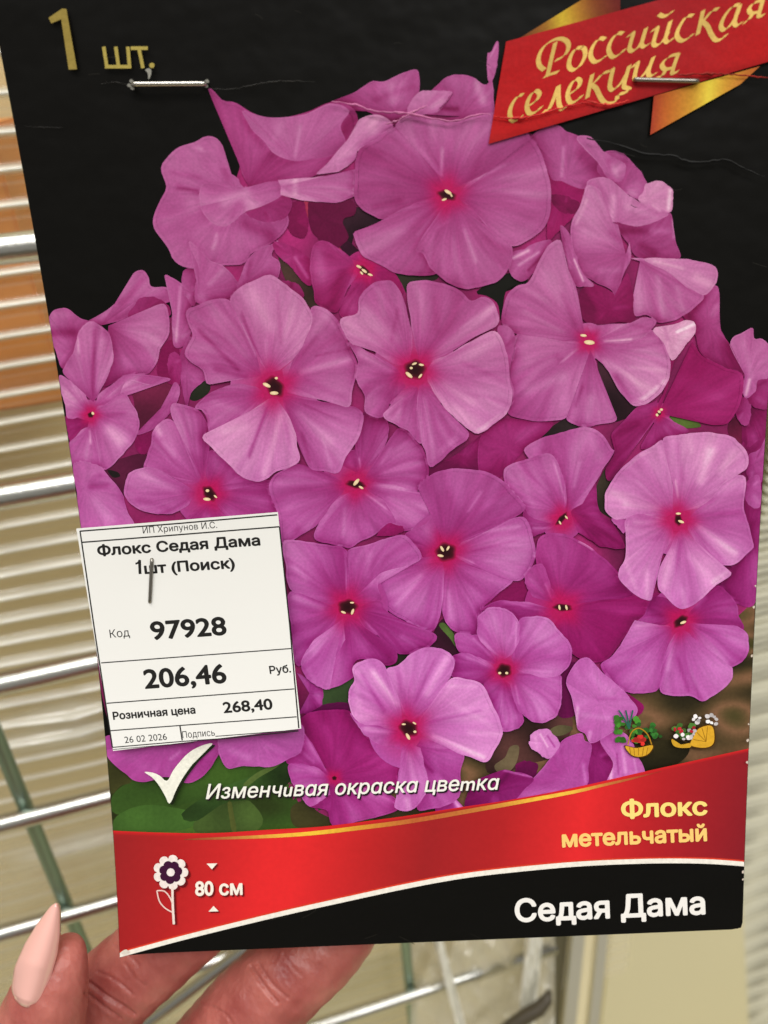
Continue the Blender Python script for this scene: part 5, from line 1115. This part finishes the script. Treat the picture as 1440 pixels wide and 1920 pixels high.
def build_hand():
    parts = [
        cloft([(40, 2120, .168, 12), (58, 2010, .160, 10.4), (76, 1920, .155, 8.6), (96, 1856, .1535, 7.2), (116, 1806, .1535, 5.4), (128, 1774, .154, 3.6), (131, 1756, .154, 2.0)]),
        cloft([(-10, 2150, .190, 12.5), (90, 2010, .180, 10.6), (190, 1880, .1735, 9.6), (280, 1795, .1730, 9.2), (370, 1715, .1735, 9.0), (450, 1640, .172, 7.8), (486, 1606, .171, 5.2), (500, 1594, .171, 2.4)]),
        cloft([(240, 2170, .192, 12.0), (330, 2060, .182, 10.8), (440, 1925, .1735, 9.9), (530, 1838, .1725, 9.7), (615, 1768, .1735, 8.6), (672, 1722, .173, 6.2), (700, 1700, .173, 2.8)]),
        cloft([(420, 2260, .200, 11.5), (520, 2190, .196, 10.5), (600, 2110, .194, 9.6), (680, 2040, .193, 8.6), (740, 1990, .192, 6.2), (764, 1972, .192, 3)]),
        cloft([(560, 2380, .215, 10), (660, 2300, .212, 9), (740, 2220, .21, 8), (800, 2160, .21, 6.5), (830, 2130, .21, 3)]),
        cloft([(-120, 2100, .186, 16), (60, 2180, .190, 22), (240, 2290, .200, 25), (400, 2400, .215, 22), (520, 2480, .225, 14)]),
        cloft([(-40, 2160, .19, 22), (-20, 2400, .21, 26), (-20, 2700, .24, 27), (-30, 3100, .28, 27)]),
    ]
    V = []; Fc = []
    for v, f in parts:
        b = len(V); V += list(v); Fc += [tuple(i + b for i in q) for q in f]
    me = bpy.data.meshes.new('hand'); me.from_pydata([tuple(q) for q in V], [], Fc)
    o = bpy.data.objects.new('hand', me); col.objects.link(o)
    m = o.modifiers.new('r', 'REMESH'); m.mode = 'VOXEL'; m.voxel_size = .0007; m.use_smooth_shade = True
    s = o.modifiers.new('s', 'SMOOTH'); s.factor = .5; s.iterations = 7
    dg = bpy.context.evaluated_depsgraph_get(); me2 = bpy.data.meshes.new_from_object(o.evaluated_get(dg))
    bm = bmesh.new(); bm.from_mesh(me2)
    # finer skin where the photograph looks closely
    bm.verts.ensure_lookup_table()
    def pix(v): return 720 + v.co.x / v.co.y * F, 960 - v.co.z / v.co.y * F
    es = [e for e in bm.edges if all((pix(v)[1] < 1960 and v.normal.y < .2) for v in e.verts)]
    bmesh.ops.subdivide_edges(bm, edges=es, cuts=1, use_grid_fill=True)
    bm.normal_update(); bm.to_mesh(me2); bm.free()
    n = len(me2.vertices); co = np.empty(n * 3, np.float32); me2.vertices.foreach_get('co', co); co = co.reshape(-1, 3).astype(float)
    no = np.empty(n * 3, np.float32); me2.vertices.foreach_get('normal', no); no = no.reshape(-1, 3).astype(float)
    P = np.stack([720 + co[:, 0] / co[:, 1] * F, 960 - co[:, 2] / co[:, 1] * F], -1)
    disp = np.zeros(n); front = no[:, 1] < .1
    for pts, w, dp in CREASES:
        c = catmull(pts, 14, False); d = np.full(n, 1e3); k = front & (P[:, 1] < 1990)
        d[k] = seg_dist(P[k], c[:-1], c[1:])
        disp -= dp * .001 * np.exp(-(d / w) ** 2) - .10 * dp * .001 * np.exp(-((d - w * 2.2) / w) ** 2)
    disp += .00012 * np.sin(co[:, 0] * 900 + co[:, 2] * 500) * np.sin(co[:, 2] * 700)
    co += no * disp[:, None]
    wco = co @ R.T; me2.vertices.foreach_set('co', wco.astype(np.float32).ravel())
    me2.materials.clear(); me2.materials.append(M_skin); me2.polygons.foreach_set('use_smooth', [True] * len(me2.polygons)); me2.update()
    bpy.data.objects.remove(o)
    h = bpy.data.objects.new('hand', me2); col.objects.link(h)
    return tag(h, 'bare hand with a long pale pink thumbnail holding the packet from behind', 'hand')
hand = build_hand()
M_nail = principled('pink_nail_varnish', (236, 180, 168), .1, 0, .6, 1.0)
def nail():
    ns, nt_ = 40, 21; V = []; prof_s = [0, .12, .3, .55, .75, .9, .97, 1]; prof_w = [20, 32, 36, 32, 23, 13.5, 8.5, 3.5]
    for i in range(ns):
        s = i / (ns - 1); cxp = np.interp(s, [0, .35, .7, 1], [46, 62, 87, 105]); cyp = np.interp(s, [0, .35, .7, 1], [1888, 1820, 1750, 1696])
        w = np.interp(s, prof_s, prof_w); ax = np.array([.36, -.93]) ; pr = np.array([.95, .31])
        for j in range(nt_):
            t = -1 + 2 * j / (nt_ - 1)
            x = cxp + pr[0] * w * t; y = cyp + pr[1] * w * t + (1 - abs(t)) * 0 + (abs(t) ** 2.2) * (-8 if s < .12 else 0) * (1 - s / .12 if s < .12 else 0)
            d = np.interp(s, [0, .4, 1], [.1462, .1462, .1492]) + .0024 * (abs(t) ** 2.0) * (w / 36) + (.0008 if s < .04 else 0)
            V.append(cp(x, y, d))
    V = np.array(V); n = len(V); B = V.copy(); B[:, 1] += .0007
    Fc = []
    for i in range(ns - 1):
        for j in range(nt_ - 1):
            o = i * nt_ + j; Fc += [(o, o + 1, o + nt_ + 1, o + nt_), (n + o, n + o + nt_, n + o + nt_ + 1, n + o + 1)]
    rim = [j for j in range(nt_)] + [i * nt_ + nt_ - 1 for i in range(1, ns)] + [(ns - 1) * nt_ + j for j in range(nt_ - 2, -1, -1)] + [i * nt_ for i in range(ns - 2, 0, -1)]
    Fc += [(a, a + n, c + n, c) for a, c in zip(rim, rim[1:] + rim[:1])]
    o = mesh_obj('fingernail', W(np.r_[V, B]), Fc, M_nail, hand, smooth=True)
nail()

# ------------------------------------------------------------------ wire rack behind
M_chrome = principled('zinc_wire', (206, 206, 200), .27, 1.0); add_bump(M_chrome, 700, .25, .0003)
P0 = cp(30, 450, .2)
Vd = np.array([1.0, .2245, .18]); Ud = np.array([.024, .17, -.305]); Ud /= np.linalg.norm(Ud); Vd -= Ud * Vd.dot(Ud); Vd /= np.linalg.norm(Vd)
Nd = np.cross(Vd, Ud); Nd = Nd if Nd[1] > 0 else -Nd            # away from the camera
def plane_at(px, py, off=0.0):
    d = ray(float(px), float(py)); O = P0 + Nd * off; t = O.dot(Nd) / d.dot(Nd); q = d * t - O; return q.dot(Vd), q.dot(Ud)
def PP(v, u, off=0.0): return P0 + Vd * v + Ud * u + Nd * off
M_teal = principled('dull_zinc_wire', (142, 164, 150), .38, .9); add_bump(M_teal, 500, .3, .0003)
rack = empty('wire_rack', W(PP(.1, .45))); RK = np.array(rack.location)
tag(rack, 'zinc wire grid rack standing behind the packet and the hand', 'wire rack')
def robj(name, V, f, m, root, R0, **k): return mesh_obj(name, np.asarray(V) - R0, f, m, root, **k)
ul = [plane_at(0, y)[1] for y in (468, 932, 1283, 1546, 1751, 1925, 2120)]; ul = [ul[0] - q * .066 for q in (3, 2, 1)] + ul
for k, u in enumerate(ul):
    r = .0038 if k < 6 else .0033
    V, f = tube(W(np.array([PP(v, u) for v in np.linspace(-.5, plane_at(1040, 1790)[0], 12)])), r, 16)
    robj('horizontal_wire', V, f, M_chrome, rack, RK, smooth=True)
vs = [plane_at(84, 1600, .0055)[0]]
sp = .0672
for i in range(-4, 4):
    v = vs[0] + i * sp
    if v > plane_at(1010, 1850, .0055)[0]: continue
    V, f = tube(W(np.array([PP(v, u, .0055) for u in np.linspace(-.25, .49, 12)])), .0026, 14)
    robj('vertical_wire', V, f, M_teal, rack, RK, smooth=True)
a = cp(330, 1880, .30); b = cp(470, 1775, .285)
V, f = tube(W(np.array([a + (b - a) * t for t in np.linspace(-1.2, 1.6, 8)])), .0028, 14)
robj('brace_wire', V, f, M_chrome, rack, RK, smooth=True)

# ------------------------------------------------------------------ ribbed clear plastic and cardboard behind the rack
def clearmat(name, rgb, trans, rough=.12):
    m = principled(name, rgb, rough, 0, .7, 1.0); nt = m.node_tree; N = nt.nodes; L = nt.links
    tr = N.new('ShaderNodeBsdfTransparent'); tr.inputs[0].default_value = (.96, .93, .86, 1); mx = N.new('ShaderNodeMixShader')
    fr = N.new('ShaderNodeLayerWeight'); fr.inputs[0].default_value = .3
    mr = N.new('ShaderNodeMapRange'); mr.inputs['To Min'].default_value = 1 - trans; mr.inputs['To Max'].default_value = 1
    L.new(fr.outputs['Facing'], mr.inputs['Value']); L.new(mr.outputs[0], mx.inputs[0])
    L.new(tr.outputs[0], mx.inputs[1]); L.new(N['Principled BSDF'].outputs[0], mx.inputs[2]); L.new(mx.outputs[0], N['Material Output'].inputs[0])
    return m
M_clear = clearmat('clear_ribbed_plastic', (252, 249, 234), .85, .09)
def milky(m):                                      # milkier where the ribs are thick and at the added glare patches
    nt = m.node_tree; N = nt.nodes; at = N.new('ShaderNodeAttribute'); at.attribute_name = 'vein'
    mx = [q for q in N if q.type == 'MIX_SHADER'][0]; nt.links.new(at.outputs['Fac'], mx.inputs[0])
milky(M_clear); add_bump(M_clear, 90, .35, .0005, stretch=(.35, 1, 1.4))
def ribbed():
    GL = [plane_at(108, 1388, .036)[::-1], plane_at(115, 1345, .036)[::-1], plane_at(168, 1578, .036)[::-1]]  # glare patches, imitated by whiter plastic and small bumps
    nu, nv = 2300, 34; us = np.linspace(-.26, .49, nu); vv = np.linspace(-.5, .235, nv); V = []; op = []
    for u in us:
        a = np.interp(u, [-.26, .19, .222, .245, .49], [1, 1, .6, .15, .1])
        ph = u / .0092 * math.pi
        for v in vv:
            hb = math.exp(-((u - .138) / .04) ** 4); fr = ((ph + .16 * math.sin(v * 9)) / math.pi) % 1.0 - .5; w = -math.exp(-(fr / (.115 + .085 * hb)) ** 2) + .12 * math.exp(-((fr - .38) / .05) ** 2)  # ribs widened in one band to stand in for a broad white highlight
            op.append(min(1, .07 + .25 * (1 - a) + sum(.6 * math.exp(-((u - gu) / .006) ** 2 - ((v - gv) / .018) ** 4) for gu, gv in GL) + .9 * a * min(1, abs(w) * 1.15))); V.append(PP(v, u, .036 + (.0019 + .0016 * hb) * a * w - sum(.0035 * math.exp(-((u - gu) / .0035) ** 2 - ((v - gv) / .016) ** 4) for gu, gv in GL) + .004 * math.sin(u * 14 + v * 8) + .0015 * math.sin(v * 40 + u * 30)))
    Fc = [(i * nv + j, i * nv + j + 1, (i + 1) * nv + j + 1, (i + 1) * nv + j) for i in range(nu - 1) for j in range(nv - 1)]
    o = empty('ribbed_tray', W(PP(0, .49, .036))); tag(o, 'clear ribbed plastic tray wall with bright highlights behind the wire rack', 'plastic tray')
    op = np.array(op); robj('ribbed_wall', W(V), Fc, M_clear, o, np.array(o.location), smooth=True, vein=np.stack([op, op, op], -1))
ribbed()
M_card = principled('orange_cardboard', (228, 152, 72), .7); add_bump(M_card, 200, .3, .0004)
def obox(name, v0, v1, u0, u1, o0, o1, mat, label, cat, bev=.001, group=None):
    c = [(v, u, o) for o in (o0, o1) for u in (u0, u1) for v in (v0, v1)]
    loc = W(PP((v0 + v1) / 2, u1, (o0 + o1) / 2)); bm = bmesh.new()
    vs = [bm.verts.new(W(PP(*q)) - loc) for q in c]
    for f in ((0, 1, 3, 2), (4, 6, 7, 5), (0, 4, 5, 1), (2, 3, 7, 6), (0, 2, 6, 4), (1, 5, 7, 3)): bm.faces.new([vs[i] for i in f])
    bmesh.ops.recalc_face_normals(bm, faces=bm.faces); bmesh.ops.bevel(bm, geom=bm.edges[:], offset=bev, segments=2, affect='EDGES')
    me = bpy.data.meshes.new(name); bm.to_mesh(me); bm.free(); me.materials.append(mat)
    o = bpy.data.objects.new(name, me); col.objects.link(o); o.location = loc
    return tag(o, label, cat, group)
u_a = plane_at(30, 228, .06)[1]; u_b = plane_at(60, 745, .06)[1]; vR = plane_at(92, 600, .06)[0]
obox('cardboard_box', vR - .30, vR, u_a, u_b, .050, .12, M_card, 'orange cardboard box seen through the clear ribbed tray at the left edge', 'box')
M_back = principled('khaki_back', (236, 224, 184), .6); add_bump(M_back, 30, .4, .002)
M_wall = principled('beige_shelf_back', (212, 202, 160), .65); add_bump(M_wall, 12, .3, .002)
def quad(name, pts, mat, n=20, **k):
    A, B, C, D = (np.array(p) for p in pts); V = []
    for j in range(n):
        for i in range(n):
            u, v = i / (n - 1), j / (n - 1); V.append((A * (1 - u) + B * u) * (1 - v) + (D * (1 - u) + C * u) * v)
    return mesh_obj(name, W(V), [(j * n + i, j * n + i + 1, (j + 1) * n + i + 1, (j + 1) * n + i) for j in range(n - 1) for i in range(n - 1)], mat, **k)
tag(quad('back_wall', [PP(-.9, -.6, .20), PP(1.6, -.6, .20), PP(1.6, .80, .20), PP(-.9, .80, .20)], M_wall), kind='structure')
tag(quad('shelf_floor', [PP(-.9, .80, .20), PP(1.6, .80, .20), PP(1.6, .80, -.7), PP(-.9, .80, -.7)], M_wall), kind='structure')
o = quad('cream_sheet', [PP(-.6, -.3, .135), PP(.26, -.3, .135), PP(.262, .55, .135), PP(-.6, .55, .135)], M_back)
tag(o, 'khaki plastic sheet hanging behind the clear ribbed tray', 'plastic sheet')

# corrugated cream panel on the right
M_corr = principled('cream_corrugated', (232, 228, 204), .38, 0, .5)
def corr():
    v0 = plane_at(1385, 1130, .10)[0]; nu, nv = 900, 12; V = []; us = np.linspace(-.35, .78, nu); vv = np.linspace(v0, v0 + .55, nv)
    for u in us:
        for v in vv: V.append(PP(v, u, .10 + .0034 * math.sin((u + v * .03) / .0060 * 2 * math.pi) + .006 * math.sin(v * 12)))
    Fc = [(i * nv + j, i * nv + j + 1, (i + 1) * nv + j + 1, (i + 1) * nv + j) for i in range(nu - 1) for j in range(nv - 1)]
    o = empty('corrugated_panel', W(PP(v0 + .2, .62, .10))); tag(o, 'cream corrugated plastic panel at the right edge of the packet', 'panel')
    robj('corrugated_sheet', W(V), Fc, M_corr, o, np.array(o.location), smooth=True)
corr()
M_board2 = principled('beige_board', (236, 228, 192), .5); add_bump(M_board2, 12, .3, .002)
vb = plane_at(1404, 1850, .075)[0]
def board():
    c = [plane_at(x, y, .075) for x, y in ((1150, 1690), (1395, 1690), (1410, 1990), (1110, 2040))]
    loc = W(PP(*c[2], .075)); bm = bmesh.new()
    vs = [bm.verts.new(W(PP(v, u, o)) - loc) for o in (.075, .095) for v, u in c]
    for f in ((0, 1, 2, 3), (7, 6, 5, 4), (0, 4, 5, 1), (1, 5, 6, 2), (2, 6, 7, 3), (3, 7, 4, 0)): bm.faces.new([vs[i] for i in f])
    bmesh.ops.recalc_face_normals(bm, faces=bm.faces); bmesh.ops.bevel(bm, geom=bm.edges[:], offset=.002, segments=2, affect='EDGES')
    me = bpy.data.meshes.new('beige_board'); bm.to_mesh(me); bm.free(); me.materials.append(M_board2)
    o = bpy.data.objects.new('beige_board', me); col.objects.link(o); o.location = loc
    tag(o, 'smooth beige board standing right of the steel post, below the packet', 'board')
board()
# steel post with channel below the packet's lower right
def post():
    o = empty('shelf_post', W(cp(1060, 2000, .40))); tag(o, 'shiny steel channel post showing below the black foot of the packet', 'post')
    M_p = principled('post_steel', (224, 220, 200), .32, .55); M_d = principled('dark_slot', (100, 94, 70), .6)
    def strip(name, a, b, w, off, mat, prof):
        A, B = cp(*a), cp(*b); d = B - A; s = np.cross(d, [0, 1, 0]); s /= np.linalg.norm(s); V = []
        n = len(prof)
        for t in np.linspace(0, 1, 8):
            for (x, z) in prof: V.append(A + d * t + s * x * w + np.array([0, 1, 0]) * (z * w + off))
        Fc = [(i * n + j, i * n + (j + 1) % n, (i + 1) * n + (j + 1) % n, (i + 1) * n + j) for i in range(7) for j in range(n)]
        robj(name, W(V), Fc, mat, o, np.array(o.location))
    rp = [(-.5, .2), (-.42, 0), (.42, 0), (.5, .2), (.5, .6), (-.5, .6)]
    strip('post_face', (1112, 1500, .41), (1052, 2080, .43), .0075, 0, M_p, rp)
    strip('post_face', (1160, 1500, .41), (1100, 2080, .43), .006, .002, M_p, rp)
    strip('post_slot', (1084, 1500, .41), (1026, 2080, .43), .008, .006, M_d, rp)
    strip('post_slot', (1138, 1500, .41), (1078, 2080, .43), .007, .006, M_back, rp)
post()
M_floor = principled('shop_floor', (96, 88, 74), .5)
fl = mesh_obj('floor', [(-3, -3, -1.1), (3, -3, -1.1), (3, 3, -1.1), (-3, 3, -1.1)], [(0, 1, 2, 3)], M_floor); tag(fl, kind='structure')
# crumpled clear bag beside the post
def bag():
    r = np.random.RandomState(4); n = 70; V = []; ph = r.uniform(0, 6, (9, 3)); fr = r.uniform(20, 120, (9, 2))
    M_bag = clearmat('clear_film', (226, 220, 198), .5, .1); o = empty('plastic_bag', W(cp(900, 2040, .4)))
    tag(o, 'crumpled clear plastic bag hanging beside the steel post below the packet', 'plastic bag')
    def sheet(name, x0, x1, y0, y1, d, mat, lean=0.0, amp=1.0):
        V = []
        for j in range(n):
            for i in range(n):
                px = x0 + (x1 - x0) * i / (n - 1) + lean * j / (n - 1); py = y0 + (y1 - y0) * j / (n - 1)
                z = sum(math.sin(i / n * fr[k, 0] * .12 + j / n * fr[k, 1] * .12 + ph[k, 0]) for k in range(9)) * .0022
                z2 = abs(math.sin(i * .33 + j * .11 + 1)) * .002 + abs(math.sin(j * .27 - i * .19)) * .002
                V.append(cp(px, py, d + (z + z2) * amp))
        robj(name, W(V), [(j * n + i, j * n + i + 1, (j + 1) * n + i + 1, (j + 1) * n + i) for j in range(n - 1) for i in range(n - 1)], mat, o, np.array(o.location), smooth=True)
    sheet('film', 770, 1040, 1700, 2040, .405, M_bag)
    M_glare = principled('white_painted_glare', (250, 248, 236), .3, 0, .6, .5)  # white strips added to imitate glare on the film
    sheet('glare_strip', 806, 824, 1740, 1960, .385, M_glare, 60, .5)
    sheet('glare_strip', 992, 1024, 1680, 1990, .392, M_glare, -26, .9)
bag()
M_dk = principled('black_rubber', (74, 66, 50), .45)
def clip():
    V, f = tube(W(np.array([cp(x, y, .38) for x, y in ((925, 1945), (955, 1925), (985, 1906), (1010, 1892), (1026, 1874), (1030, 1858))])), [.002, .003, .0035, .0035, .0028, .0012], 14)
    c = np.mean(V, 0); o = mesh_obj('rubber_strap', np.array(V) - c, f, M_dk, smooth=True); o.location = c
    tag(o, 'dark rubber strap round the foot of the steel post at the bottom edge', 'strap')
clip()
